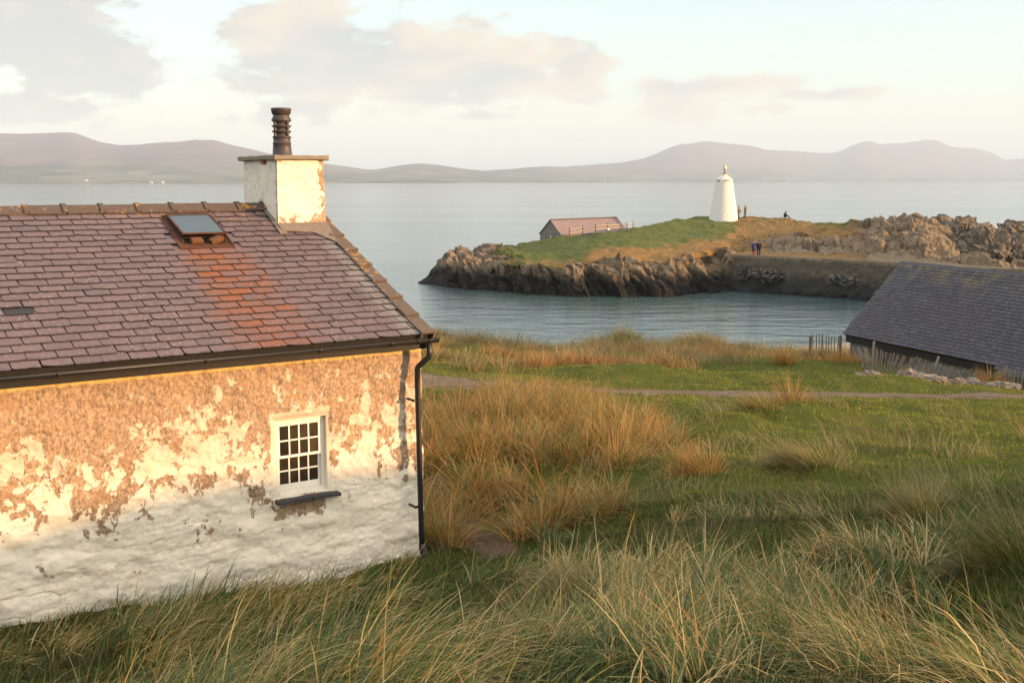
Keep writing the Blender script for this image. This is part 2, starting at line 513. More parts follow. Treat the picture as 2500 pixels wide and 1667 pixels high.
def slate_mat(name, kind, per_object):
    m, N, b = new_mat(name)
    pos = N.pos()
    if per_object:
        rnd = N.n('ShaderNodeObjectInfo').outputs['Random']
    else:
        rnd = N.sep(N.n('ShaderNodeVertexColor', layer_name='tint').outputs[0])[0]
    r2 = N.math('FRACT', N.math('MULTIPLY', rnd, 7.31))
    if kind == 'purple':
        e = EAVE
        along, up = WALLV, SLOPE
        c = N.ramp(rnd, [(0.0, (0.112, 0.078, 0.088)), (0.3, (0.128, 0.088, 0.096)), (0.8, (0.142, 0.098, 0.104)), (0.97, (0.118, 0.084, 0.094)), (1.0, (0.10, 0.076, 0.086))])
    else:
        e = Vector((12.736, 42.0, 6.472))
        along, up = Vector((0.3486, -0.9373, 0)), Vector((0.9373, 0.3486, 0)) * math.cos(R(46.66)) + Vector((0, 0, math.sin(R(46.66))))
        c = N.ramp(rnd, [(0.0, (0.020, 0.022, 0.034)), (0.45, (0.031, 0.033, 0.050)), (0.8, (0.043, 0.045, 0.064)), (1.0, (0.028, 0.036, 0.062))])
    q = N.sub(pos, tuple(e))
    t = N.dot(q, tuple(along))
    s = N.dot(q, tuple(up))
    big = N.noise(pos, 1.1, 4, 0.55)
    fine = N.noise(pos, 26, 7, 0.68)
    c = N.mix(N.math('MULTIPLY', N.step(fine, 0.42, 0.75), 0.45), c, (0.06, 0.048, 0.05))
    c = N.mix(N.math('MULTIPLY', N.step(N.noise(pos, 7, 5, 0.6), 0.55, 0.75), 0.5), c, (0.07, 0.052, 0.056) if kind == 'purple' else (0.045, 0.045, 0.05))
    if kind == 'purple':
        # orange rust run from the iron roof light
        wob = N.math('MULTIPLY', N.math('SUBTRACT', N.noise(pos, 5, 5, 0.6), 0.5), 0.28)
        mid = N.math('MULTIPLY_ADD', s, -0.03, -1.68)
        half = N.math('MULTIPLY_ADD', N.math('SUBTRACT', 2.45, s), 0.10, 0.40)
        off = N.math('DIVIDE', N.math('ABSOLUTE', N.math('ADD', N.math('SUBTRACT', t, mid), wob)), half)
        run = N.math('MULTIPLY', N.step(off, 1.3, 0.35), N.step(s, 2.60, 2.44))
        fade = N.math('MULTIPLY_ADD', N.step(s, 0.0, 2.0), 0.50, 0.52)
        streak = N.step(N.math('ADD', N.noise(N.n('ShaderNodeCombineXYZ', {0: N.math('MULTIPLY', t, 16), 1: N.math('MULTIPLY', s, 2.2), 2: rnd}).outputs[0], 1.0, 5, 0.6), N.math('MULTIPLY', r2, 0.25)), 0.36, 0.74)
        rust = N.math('MULTIPLY', N.math('MULTIPLY', run, fade), N.math('MULTIPLY', N.math('MULTIPLY_ADD', streak, 0.75, 0.25), N.math('MULTIPLY_ADD', r2, 0.7, 0.75)), clamp=True)
        c = N.mix(rust, c, N.mix(fine, (0.13, 0.042, 0.015), (0.28, 0.086, 0.025)))
        # grey cement wash by the verge
        ver = N.math('MULTIPLY', N.step(N.math('ADD', t, N.math('MULTIPLY', N.math('SUBTRACT', big, 0.5), 0.5)), -0.32, -0.05), 0.75)
        c = N.mix(ver, c, N.mix(fine, (0.10, 0.10, 0.095), (0.27, 0.25, 0.23)))
        # dark algae low on the right
        alg = N.math('MULTIPLY', N.step(N.noise(pos, 2.3, 6, 0.7), 0.48, 0.62), N.math('MULTIPLY', N.step(s, 1.9, 0.9), N.step(t, -1.2, -0.6)))
        c = N.mix(N.math('MULTIPLY', alg, 0.65), c, (0.09, 0.055, 0.06))
        lich_hi = N.step(s, 3.0, 3.55)
        lz = N.math('MULTIPLY', N.step(N.noise(pos, 9, 6, 0.65), 0.5, 0.62), N.math('MULTIPLY', lich_hi, N.step(t, -3.4, -1.5)))
        c = N.mix(N.math('MULTIPLY', lz, 0.85), c, (0.42, 0.20, 0.03))
    else:
        top = N.math('MULTIPLY', N.step(s, 2.3, 3.5), N.step(N.noise(pos, 2.2, 6, 0.65), 0.44, 0.62))
        c = N.mix(N.math('MULTIPLY', top, 0.8), c, (0.13, 0.105, 0.045))
        c = N.mix(N.math('MULTIPLY', N.step(N.noise(pos, 0.55, 5, 0.6), 0.5, 0.66), 0.55), c, (0.045, 0.032, 0.036))
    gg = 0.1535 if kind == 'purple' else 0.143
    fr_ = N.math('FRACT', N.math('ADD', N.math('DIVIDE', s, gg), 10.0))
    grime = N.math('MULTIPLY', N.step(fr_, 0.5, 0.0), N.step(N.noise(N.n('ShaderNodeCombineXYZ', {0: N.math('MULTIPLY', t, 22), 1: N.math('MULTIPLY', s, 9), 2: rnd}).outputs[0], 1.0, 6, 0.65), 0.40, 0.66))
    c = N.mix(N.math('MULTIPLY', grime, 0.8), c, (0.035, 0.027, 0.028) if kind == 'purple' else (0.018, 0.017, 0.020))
    spots = N.step(N.voronoi(pos, 19 if kind == 'purple' else 8), 0.23, 0.13)
    spots = N.math('MULTIPLY', spots, N.step(N.noise(pos, 1.7 if kind == 'purple' else 1.0, 4, 0.6), 0.40, 0.62))
    spots2 = N.math('MULTIPLY', N.step(N.voronoi(pos, 55 if kind == 'purple' else 24), 0.26, 0.16), N.step(N.noise(pos, 2.9, 5, 0.6), 0.44, 0.6))
    c = N.mix(N.math('MULTIPLY', spots, 0.75), c, (0.40, 0.34, 0.29) if kind == 'purple' else (0.17, 0.165, 0.17))
    c = N.mix(N.math('MULTIPLY', spots2, 0.55), c, (0.30, 0.24, 0.21) if kind == 'purple' else (0.14, 0.135, 0.14))
    # edge faces coloured nearly black to draw the shadow lines between slates
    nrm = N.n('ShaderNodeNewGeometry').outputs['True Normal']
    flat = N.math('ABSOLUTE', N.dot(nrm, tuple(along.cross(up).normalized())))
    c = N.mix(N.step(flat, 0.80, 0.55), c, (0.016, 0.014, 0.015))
    h = N.noise(pos, 30, 6, 0.65)
    setin(N, b, base=c, rough=0.62, spec=0.35, normal=N.bump(h, 0.7, 0.008))
    return m


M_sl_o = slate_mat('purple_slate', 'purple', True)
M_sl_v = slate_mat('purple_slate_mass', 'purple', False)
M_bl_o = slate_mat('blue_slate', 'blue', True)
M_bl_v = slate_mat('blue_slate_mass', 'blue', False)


def lichen_mat(name, base, amount):
    m, N, b = new_mat(name)
    pos = N.pos()
    rnd = N.n('ShaderNodeObjectInfo').outputs['Random']
    f = N.noise(pos, 22, 7, 0.65)
    c = N.mix(f, tuple(x * 0.6 for x in base), tuple(x * 1.45 for x in base))
    k = N.math('ADD', N.noise(pos, 6, 6, 0.66), N.math('MULTIPLY', N.math('SUBTRACT', rnd, 0.5), 0.22))
    c = N.mix(N.math('MULTIPLY', N.step(k, 0.66 - amount, 0.72 - amount), 0.85), c, N.mix(f, (0.36, 0.15, 0.02), (0.50, 0.27, 0.05)))
    c = N.mix(N.math('MULTIPLY', N.step(N.noise(pos, 17, 5, 0.6), 0.60, 0.70), 0.6), c, (0.33, 0.28, 0.22))
    setin(N, b, base=c, rough=0.9, spec=0.2, normal=N.bump(N.noise(pos, 40, 5, 0.7), 0.5, 0.01))
    return m


M_ridge = lichen_mat('lichened_ridge_tile', (0.085, 0.065, 0.055), 0.05)
M_verge = lichen_mat('lichened_verge_tile', (0.105, 0.08, 0.064), 0.03)
M_cap = lichen_mat('chimney_capstone', (0.20, 0.17, 0.13), -0.02)
M_lead = lichen_mat('cement_flashing', (0.17, 0.14, 0.115), -0.08)
M_bridge = simple_mat('blue_black_ridge_slate', (0.028, 0.034, 0.055), 0.5, 0.3, 5, 0.08)


def stone_mat(name, cols, scale=4.0):
    m, N, b = new_mat(name)
    oc = N.n('ShaderNodeTexCoord').outputs['Object']
    warp = N.n('ShaderNodeVectorMath', {0: oc, 1: N.vmul(N.n('ShaderNodeTexNoise', {'Vector': oc, 'Scale': 3.0}).outputs[1], (0.25, 0.25, 0.25))}, operation='ADD').outputs[0]
    v = N.n('ShaderNodeTexVoronoi', {'Vector': N.vmul(warp, (1, 1, 1.7)), 'Scale': scale})
    ed = N.n('ShaderNodeTexVoronoi', {'Vector': N.vmul(warp, (1, 1, 1.7)), 'Scale': scale}, feature='DISTANCE_TO_EDGE').outputs[0]
    c = N.mix(N.sep(v.outputs[1])[0], cols[0], cols[1])
    c = N.mix(N.math('MULTIPLY', N.noise(oc, 12, 6, 0.65), 0.6), c, cols[2])
    joint = N.step(ed, 0.07, 0.02)
    c = N.mix(joint, c, cols[3])
    setin(N, b, base=c, rough=0.9, spec=0.2, normal=N.bump(N.math('SUBTRACT', N.noise(oc, 20, 5, 0.6), joint), 0.7, 0.03))
    return m


M_barnstone = stone_mat('barn_rubble_stone', ((0.11, 0.105, 0.10), (0.20, 0.185, 0.165), (0.10, 0.09, 0.08), (0.26, 0.24, 0.20)), 3.2)
M_ibstone = stone_mat('boathouse_rubble_stone', ((0.13, 0.125, 0.115), (0.27, 0.25, 0.22), (0.10, 0.095, 0.085), (0.20, 0.19, 0.17)), 2.6)
M_pier, N, b = new_mat('weedy_pier_stone')
pp = N.pos()
pz = N.sep(pp)[2]
f = N.noise(pp, 1.6, 8, 0.66)
c = N.mix(f, (0.036, 0.030, 0.024), (0.135, 0.108, 0.078))
c = N.mix(N.step(N.noise(pp, 5, 6, 0.65), 0.52, 0.66), c, (0.045, 0.04, 0.033))
wet = N.step(N.math('ADD', pz, N.math('MULTIPLY', f, 1.6)), 3.2, 2.0)
c = N.mix(wet, c, (0.014, 0.015, 0.015))
c = N.mix(N.math('MULTIPLY', N.step(N.math('ADD', pz, N.math('MULTIPLY', f, 1.2)), 4.1, 4.5), 0.6), c, (0.20, 0.155, 0.10))
setin(N, b, base=c, rough=0.85, spec=0.25, normal=N.bump(N.noise(pp, 4, 7, 0.65), 0.8, 0.15))

# rock and grass of the island, picked by the vertex attribute "rock"
M_isl, N, b = new_mat('island_rock_and_turf')
pp = N.pos()
px_, py_, pz = N.sep(pp)
rk = N.n('ShaderNodeAttribute', attribute_name='rock').outputs['Fac']
tan = N.n('ShaderNodeAttribute', attribute_name='tan').outputs['Fac']
f1 = N.noise(pp, 0.9, 9, 0.68)
f2 = N.noise(N.vmul(pp, (1.0, 1.0, 0.55)), 3.0, 8, 0.7)
rock = N.mix(f2, (0.055, 0.046, 0.038), (0.25, 0.20, 0.145))
rock = N.mix(N.step(N.noise(pp, 6.0, 6, 0.7), 0.56, 0.70), rock, (0.06, 0.055, 0.05))
lich = N.math('MULTIPLY', N.step(N.noise(pp, 3.6, 7, 0.72), 0.555, 0.64), N.step(pz, 1.6, 3.2))
rock = N.mix(N.math('MULTIPLY', lich, 0.8), rock, (0.52, 0.47, 0.40))
rock = N.mix(N.math('MULTIPLY', N.step(tan, 0.12, 0.5), 0.5), rock, N.mix(f2, (0.10, 0.072, 0.048), (0.42, 0.305, 0.185)))
wet_shade = N.step(N.math('ADD', pz, N.math('MULTIPLY', f1, 1.6)), 3.7, 2.1)  # tide-wet foot, carried higher to paint the cliff's shade into the rock
rock = N.mix(wet_shade, rock, N.mix(f2, (0.010, 0.011, 0.012), (0.035, 0.031, 0.028)))
turf = N.mix(N.noise(pp, 1.2, 8, 0.66), (0.045, 0.062, 0.014), (0.115, 0.125, 0.030))
turf = N.mix(N.math('MULTIPLY', N.step(N.noise(pp, 4.0, 6, 0.65), 0.5, 0.7), 0.5), turf, (0.03, 0.036, 0.012))
dry = N.mix(N.noise(pp, 2.2, 8, 0.7), (0.10, 0.062, 0.022), (0.30, 0.17, 0.06))
dry = N.mix(N.math('MULTIPLY', N.step(N.noise(pp, 2.8, 6, 0.65), 0.53, 0.64), 0.7), dry, (0.05, 0.05, 0.018))
tsel = N.step(N.math('ADD', N.math('ADD', tan, N.math('MULTIPLY', N.math('SUBTRACT', N.noise(pp, 0.28, 5, 0.6), 0.5), 1.4)), N.math('MULTIPLY', N.math('SUBTRACT', f1, 0.5), 1.4)), 0.36, 0.64)
gcol = N.mix(tsel, turf, dry)
rsel = N.step(N.math('ADD', N.math('ADD', rk, N.math('MULTIPLY', N.math('SUBTRACT', N.noise(pp, 0.30, 5, 0.6), 0.5), 1.1)), N.math('MULTIPLY', N.math('SUBTRACT', N.noise(pp, 1.7, 7, 0.7), 0.5), 1.2)), 0.44, 0.56)
setin(N, b, base=N.mix(rsel, gcol, rock), rough=0.92, spec=0.15,
      normal=N.bump(N.math('ADD', N.math('MULTIPLY', N.noise(pp, 2.2, 9, 0.72), N.math('MULTIPLY_ADD', rsel, 0.8, 0.35)), 0), 1.0, 0.35))

# mainland ground
M_ground, N, b = new_mat('dune_turf')
pp = N.pos()
f1 = N.noise(pp, 1.1, 7, 0.62)
f2 = N.noise(pp, 9.0, 7, 0.68)
f3 = N.noise(pp, 40.0, 5, 0.7)
c = N.mix(f2, (0.040, 0.056, 0.010), (0.105, 0.125, 0.024))
c = N.mix(N.math('MULTIPLY', N.step(f1, 0.50, 0.66), 0.55), c, (0.13, 0.10, 0.038))
c = N.mix(N.math('MULTIPLY', N.step(f3, 0.55, 0.75), 0.5), c, (0.15, 0.12, 0.045))
sand = N.n('ShaderNodeAttribute', attribute_name='sand').outputs['Fac']
c = N.mix(N.step(N.math('ADD', sand, N.math('MULTIPLY', N.math('SUBTRACT', f2, 0.5), 0.5)), 0.45, 0.62), c, N.mix(f3, (0.22, 0.19, 0.15), (0.34, 0.30, 0.24)))
setin(N, b, base=c, rough=0.95, spec=0.1, normal=N.bump(N.math('ADD', f3, f2), 0.9, 0.05))

M_path, N, b = new_mat('stony_path')
pp = N.pos()
edge = N.n('ShaderNodeAttribute', attribute_name='edge').outputs['Fac']
f = N.noise(pp, 5, 7, 0.66)
c = N.mix(N.noise(pp, 2.0, 6, 0.6), (0.070, 0.048, 0.034), (0.215, 0.160, 0.115))
c = N.mix(N.math('MULTIPLY', N.step(N.voronoi(pp, 16), 0.24, 0.14), N.step(N.noise(pp, 0.9, 5, 0.6), 0.42, 0.6)), c, (0.48, 0.42, 0.35))
c = N.mix(N.math('MULTIPLY', N.step(N.noise(pp, 3.2, 7, 0.7), 0.52, 0.62), 0.6), c, (0.06, 0.045, 0.028))
c = N.mix(N.step(N.math('ADD', edge, N.math('MULTIPLY', N.math('SUBTRACT', N.noise(pp, 1.6, 7, 0.7), 0.5), 1.9)), 0.40, 0.56), c, N.mix(f, (0.035, 0.045, 0.012), (0.085, 0.09, 0.026)))
setin(N, b, base=c, rough=0.95, spec=0.1, normal=N.bump(N.noise(pp, 18, 6, 0.7), 0.8, 0.04))
M_earth, N, b = new_mat('bare_earth')
pp = N.pos()
edge = N.n('ShaderNodeAttribute', attribute_name='edge').outputs['Fac']
f = N.noise(pp, 7, 7, 0.66)
c = N.mix(N.noise(pp, 14, 6, 0.65), (0.055, 0.036, 0.022), (0.13, 0.088, 0.058))
c = N.mix(N.step(N.voronoi(pp, 26), 0.20, 0.12), c, (0.42, 0.35, 0.28))
c = N.mix(N.step(N.math('ADD', edge, N.math('MULTIPLY', N.math('SUBTRACT', N.noise(pp, 1.6, 7, 0.7), 0.5), 1.9)), 0.40, 0.56), c, N.mix(f, (0.035, 0.045, 0.012), (0.085, 0.09, 0.026)))
setin(N, b, base=c, rough=0.95, spec=0.1, normal=N.bump(N.noise(pp, 22, 6, 0.7), 0.8, 0.03))

# grass blades
def blade_mat(name, rough=0.6):
    m = bpy.data.materials.new(name)
    m.use_nodes = True
    N = Nodes(m.node_tree)
    m.node_tree.nodes.remove(m.node_tree.nodes['Principled BSDF'])
    col = N.n('ShaderNodeVertexColor', layer_name='tint').outputs[0]
    d = N.n('ShaderNodeBsdfDiffuse', {0: col}).outputs[0]
    t = N.n('ShaderNodeBsdfTranslucent', {0: N.mix(1.0, col, (1.0, 0.95, 0.6), 'MULTIPLY')}).outputs[0]
    g = N.n('ShaderNodeBsdfGlossy', {0: (0.8, 0.8, 0.8, 1), 1: 0.45}).outputs[0]
    s = N.n('ShaderNodeMixShader', {0: 0.42, 1: d, 2: t}).outputs[0]
    s = N.n('ShaderNodeMixShader', {0: 0.03, 1: s, 2: g}).outputs[0]
    N.t.links.new(s, m.node_tree.nodes['Material Output'].inputs[0])
    return m


M_blade = blade_mat('grass_blade')

# sea
M_sea, N, b = new_mat('sea_water')
pp = N.pos()
w1 = N.noise(N.vmul(pp, (0.55, 1.0, 1.0)), 1.3, 5, 0.6, 0.4)
w2 = N.noise(N.vmul(pp, (0.4, 1.0, 1.0)), 0.33, 4, 0.55, 0.3)
w3 = N.noise(N.vmul(pp, (0.25, 1.0, 1.0)), 0.012, 4, 0.5)
h = N.math('ADD', N.math('MULTIPLY', w1, 0.30), N.math('MULTIPLY', w2, 0.75))
calm = N.math('MULTIPLY_ADD', N.step(w3, 0.35, 0.65), 0.35, 0.5)
setin(N, b, base=(0.060, 0.100, 0.105), rough=0.06, spec=0.5)
bp = N.n('ShaderNodeBump', {'Height': h, 'Strength': calm, 'Distance': 0.42})
N.t.links.new(bp.outputs[0], b.inputs['Normal'])
b.inputs['IOR'].default_value = 1.33

# hills across the bay
M_hill, N, b = new_mat('far_hillside')
pp = N.pos()
pz = N.sep(pp)[2]
f = N.noise(pp, 0.0022, 8, 0.6)
fields = N.n('ShaderNodeTexVoronoi', {'Vector': N.vmul(pp, (1, 0.7, 1)), 'Scale': 0.006}).outputs[1]
low = N.mix(N.sep(fields)[0], (0.045, 0.046, 0.034), (0.165, 0.15, 0.105))
low = N.mix(N.step(N.noise(pp, 0.004, 6, 0.6), 0.5, 0.64), low, (0.05, 0.05, 0.03))
high = N.mix(f, (0.055, 0.04, 0.045), (0.20, 0.13, 0.12))
setin(N, b, base=N.mix(N.step(N.math('ADD', pz, N.math('MULTIPLY', f, 160)), 120, 240), low, high), rough=1.0, spec=0.0)

# ------------------------------------------------------------------ the lie of the land
ctrl = []
for (px, py, D, dz) in ((1250, 1667, 4.6, -.1), (2400, 1667, 4.7, -.1), (60, 1667, 7.9, -.15), (600, 1500, 9.6, -.2), (900, 1450, 10.2, -.15),
                        (600, 1660, 6.4, -.15), (1250, 1450, 8.5, -.15), (1700, 1450, 8.5, -.15), (2400, 1450, 8.0, -.2), (1150, 1330, 13.7, 0), (1080, 1260, 15.4, 0), (1300, 1295, 13.8, -.05),
                        (1250, 1200, 15.5, -.3), (1250, 1050, 20, -.4), (1450, 1200, 14.8, -.25), (1450, 1050, 20, -.3), (1700, 1250, 13, -.05), (2400, 1250, 12.5, -.05),
                        (1700, 1120, 17, -.05), (2300, 1120, 17, -.05), (1700, 1020, 22.5, 0), (2300, 1030, 22.5, 0), (1250, 965, 27.5, -.05),
                        (1700, 963, 28.5, 0), (2300, 973, 27.5, 0), (2500, 977, 27, 0), (1050, 945, 29, 0), (1700, 945, 31, 0), (1100, 882, 37, -.05), (1400, 895, 36, 0),
                        (1700, 902, 35, 0), (2060, 908, 34.5, 0), (1090, 826, 46, -.35), (1200, 840, 47, -.3), (1300, 858, 48, -.3), (1500, 845, 48, -.35),
                        (1700, 842, 48, -.4), (1900, 855, 47, -.3), (1990, 868, 44.5, -.15), (2120, 888, 37.5, -.2), (2200, 921, 33.2, -.1), (2350, 932, 32.6, -.1), (2450, 942, 32, -.1), (2500, 947, 31.6, -.1), (2350, 958, 29.6, 0), (2260, 922, 35.6, -.15), (2360, 936, 34.6, -.2), (2500, 952, 32.7, -.2)):
    p = spot(px, py, D)
    ctrl.append((p.x, p.y, p.z + dz))
for t in (-9, -6.5, -4.7, -3, -1.5, 0.1):
    for g, z in ((0.1, 7.64 + .27 * min(1, max(0, -t - 2.2) / 2.5)), (2.5, 7.5), (5.0, 7.3)):
        q = EAVE + WALLV * t + INV * g
        ctrl.append((q.x, q.y, z))
ctrl += [(0, 0, 10.7), (-4, 0, 10.1), (4, 0, 10.9), (0, -8, 11), (10, -8, 11.6), (-10, -8, 10.2), (-12, 3, 8.8), (-9, 6, 8.2), (-30, -8, 9),
         (-5, 60, 1.6), (5, 61, 1.4), (12, 59, 1.9), (18, 62, 1.9), (18, 72, .8), (22, 82, .0), (10, 71, 0), (0, 70, -.1), (0, 80, -1.2), (10, 86, -1.2),
         (20, 92, -1), (35, 70, 2), (35, 92, -.5), (45, 60, 4), (15, 44, 5.3), (19, 44, 5.2), (16.2, 34, 5.6), (21, 36, 5.5),
         (-10, 24, 7), (-15, 35, 6), (-5, 32, 6.8), (-20, 50, 4), (-15, 65, 0), (-30, 75, -1.5), (-5, 52, 3.6), (-25, 20, 7.5), (-40, 40, 5),
         (9, 9, 9.8), (8.5, 14, 8.7), (12, 17, 8.1), (14, 3, 10.8), (19, 4, 12.45), (25, 4, 13.0), (32, 6, 12.6), (23, 10.5, 10.2), (25, 16, 7.9), (42, 10, 11), (22, -2, 13.1),
         (18, -8, 13.2), (35, 24, 7.2), (45, 40, 6), (30, 30, 6.6), (26, 42, 5.8), (60, 20, 8), (60, 60, 4), (60, 92, 0), (-45, 0, 9), (-45, 92, -1.5)]
ctrl = np.array(ctrl)


def _tps(r2):
    return 0.5 * r2 * np.log(np.maximum(r2, 1e-9))


_n = len(ctrl)
_d2 = ((ctrl[:, None, :2] - ctrl[None, :, :2]) ** 2).sum(-1)
_P = np.concatenate([np.ones((_n, 1)), ctrl[:, :2]], 1)
_A = np.zeros((_n + 3, _n + 3))
_A[:_n, :_n] = _tps(_d2) + np.eye(_n) * 0.12
_A[:_n, _n:] = _P
_A[_n:, :_n] = _P.T
_w = np.linalg.solve(_A, np.concatenate([ctrl[:, 2], np.zeros(3)]))

BUMPS = []
for (px, py, D, rx, ry, hh) in ((2190, 945, 30.6, 1.9, .8, .22), (2090, 935, 31.5, 1.2, 0.9, .12), (1530, 918, 33.5, 2.0, 1.2, .32), (1960, 1020, 22.5, 1.5, .8, .32), (1770, 1030, 21.0, 1.2, .7, .22),
                                (1700, 838, 47.5, 2.6, 2.0, .35), (1510, 842, 47.5, 1.6, 1.8, .3), (1120, 825, 46, 2.4, 1.5, .3), (1330, 1020, 21, 1.8, 1.4, .25),
                                (1180, 1120, 18, 1.6, 1.6, .3), (1560, 1130, 16.5, 1.2, .8, .22), (1960, 1150, 15.5, .9, .7, .2), (2230, 1250, 12.3, .8, .5, .2), (2480, 1420, 8.6, .9, .7, .22),
                                (2200, 820, 37, 0.1, 0.1, 0)):
    p = spot(px, py, D)
    BUMPS.append((p.x, p.y, rx, ry, hh))


def base_height(x, y):
    x = np.asarray(x, dtype=np.float64).ravel()
    y = np.asarray(y, dtype=np.float64).ravel()
    out = np.empty_like(x)
    for i in range(0, len(x), 40000):
        xs, ys = x[i:i + 40000], y[i:i + 40000]
        d2 = (xs[:, None] - ctrl[None, :, 0]) ** 2 + (ys[:, None] - ctrl[None, :, 1]) ** 2
        out[i:i + 40000] = _tps(d2) @ _w[:_n] + _w[_n] + xs * _w[_n + 1] + ys * _w[_n + 2]
    for (bx, by, rx, ry, hh) in BUMPS:
        out += hh * np.exp(-((x - bx) / rx) ** 2 - ((y - by) / ry) ** 2)
    return out


def height(x, y):
    x = np.asarray(x, dtype=np.float64).ravel()
    y = np.asarray(y, dtype=np.float64).ravel()
    z = base_height(x, y)
    r = np.hypot(x, y)
    inland = sstep(z, 3.2, 5.5)
    pth = path_mask(x, y)
    amp = inland * (1 - 0.8 * pth)
    z = z + amp * ((0.32 + .14 * sstep(r, 14, 9)) * (fbm(p3(x / 1.4, y / 1.0), 3, .5, 3) - .5) + 0.16 * (fbm(p3(x / .55, y / .42), 3, .55, 8) - .5) * sstep(r, 55, 20))
    return z


def poly_dist(x, y, pts):
    """Distance to a polyline and position along it."""
    best = np.full(len(x), 1e9)
    for a, b in zip(pts, pts[1:]):
        ax, ay, bx, by = a[0], a[1], b[0], b[1]
        L2 = (bx - ax) ** 2 + (by - ay) ** 2
        t = np.clip(((x - ax) * (bx - ax) + (y - ay) * (by - ay)) / L2, 0, 1)
        best = np.minimum(best, np.hypot(x - ax - t * (bx - ax), y - ay - t * (by - ay)))
    return best


PATH_PTS = [(-14, 31.5), (-6, 31.3)] + [tuple(spot(px, py, D)[:2]) for px, py, D in ((1060, 940, 30.0), (1250, 950, 29.6), (1500, 955, 29.3), (1750, 962, 29.0), (2000, 969, 28.4), (2250, 972, 28.2), (2400, 972, 28.2), (2520, 970, 28.4))] + [(20, 28.6)]
EARTH_PTS = [tuple(spot(px, py, D)[:2]) for px, py, D in ((1040, 1190, 17.2), (1085, 1265, 15.3), (1150, 1310, 14.2), (1210, 1345, 13.3), (1235, 1375, 12.6))]


def path_mask(x, y):
    d = poly_dist(x, y, PATH_PTS)
    d2 = poly_dist(x, y, EARTH_PTS)
    return np.maximum(sstep(d, 1.3 + .7 * sstep(x, 4, 0), 0.5), sstep(d2, 0.55, 0.1))


# polar ground sheet about the viewpoint, finest where the photograph looks
az = np.concatenate([np.linspace(-180, -34, 90)[:-1], np.linspace(-34, 32, 470)[:-1], np.linspace(32, 180, 110)[:-1]])
rad = np.concatenate([np.linspace(0.6, 3.5, 8)[:-1], np.exp(np.linspace(math.log(3.5), math.log(95), 330))])
A_, R_ = np.meshgrid(np.radians(az), rad, indexing='ij')
gx, gy = (np.sin(A_) * R_).ravel(), (np.cos(A_) * R_).ravel()
gz = height(gx, gy)
sandv = sstep(gz, 4.0, 2.4)
nv = len(rad)
verts = np.stack([gx, gy, gz], -1)
faces = grid_faces(len(az), nv, True)
c0 = len(verts)
verts = np.concatenate([verts, [[0, 0, float(height([0.0], [0.0])[0])]]])
ii = np.arange(len(az))
fan = np.stack([ii * nv, np.full(len(az), c0), ((ii + 1) % len(az)) * nv], -1)
ground = link('ground', mesh_np('ground', verts, [faces[:, ::-1], fan[:, ::-1]], M_ground, True, attrs={'sand': np.concatenate([sandv, [0]])}))
tag(ground, 'uneven green dune turf sloping down to the sandy cove', 'ground', kind='structure')


def strip(name, pts, halfw, mat, lift, n_along, n_across, seed):
    pts = np.array(pts)
    seg = np.concatenate([[0], np.cumsum(np.hypot(*np.diff(pts, axis=0).T))])
    u = np.linspace(0, seg[-1], n_along)
    cx, cy = np.interp(u, seg, pts[:, 0]), np.interp(u, seg, pts[:, 1])
    tx, ty = np.gradient(cx), np.gradient(cy)
    L = np.hypot(tx, ty)
    nx, ny = -ty / L, tx / L
    v = np.linspace(-1, 1, n_across)
    wob = np.interp(u / seg[-1], np.linspace(0, 1, len(halfw)), halfw) * (1 + 0.6 * (fbm(p3(u * .45, 0.0), 3, .5, seed) - .5))
    X = (cx[:, None] + nx[:, None] * wob[:, None] * v).ravel()
    Y = (cy[:, None] + ny[:, None] * wob[:, None] * v).ravel()
    edge = np.abs(np.broadcast_to(v, (n_along, n_across))).ravel()
    ends = np.minimum(np.arange(n_along), np.arange(n_along)[::-1]) / n_along
    edge = np.maximum(edge, np.repeat(sstep(ends, .06, 0.0), n_across))
    Zv = height(X, Y) + lift * (1 - edge ** 4 * 1.3)
    return link(name, mesh_np(name, np.stack([X, Y, Zv], -1), grid_faces(n_along, n_across), mat, True, attrs={'edge': edge * 0.62}))


tag(strip('path', PATH_PTS, [2.2, 2.2, 2.1, 1.7, 1.25, 1.0, .9, .9, 1.0, 1.3, 1.3], M_path, 0.035, 700, 30, 5), 'pale stony footpath crossing the turf behind the cottage', 'path', kind='structure')
tag(strip('earth_path', EARTH_PTS, [.35, .45, .42, .34, .25], M_earth, 0.035, 200, 26, 6), 'bare brown earth with white chips beside the cottage corner', 'path', kind='structure')

# sea
sx = np.array([[-21000, -3000, 0], [21000, -3000, 0], [21000, 21500, 0], [-21000, 21500, 0]], float)
tag(link('sea', mesh_np('sea', sx, np.array([[0, 1, 2, 3]]), M_sea, False)), 'pale rippled sea filling the bay and the cove', 'sea', kind='structure')

# hills over the bay: skyline as photographed, shore drawing away to the right
SKY = [(-900, 370), (-500, 345), (-200, 330), (0, 327), (60, 328), (110, 326), (165, 324), (185, 326), (240, 347), (290, 356), (350, 354), (430, 350), (480, 343), (525, 343), (560, 354), (610, 365),
       (680, 382), (760, 396), (840, 407), (900, 416), (930, 414), (985, 404), (1025, 400), (1070, 404), (1130, 413), (1180, 418), (1250, 414), (1330, 407), (1370, 409), (1450, 404), (1520, 398), (1570, 388), (1610, 374),
       (1640, 360), (1665, 352), (1690, 352), (1715, 345), (1740, 347), (1790, 353), (1840, 358), (1870, 367), (1950, 370), (2010, 376), (2045, 373), (2075, 358), (2105, 347), (2125, 344), (2148, 354),
       (2180, 350), (2200, 351), (2235, 346), (2275, 341), (2300, 350), (2325, 360), (2390, 364), (2425, 374), (2450, 392), (2500, 388), (2600, 372), (2800, 380), (3100, 400), (3600, 415)]
SKY = np.array(SKY, float)
npx = 620
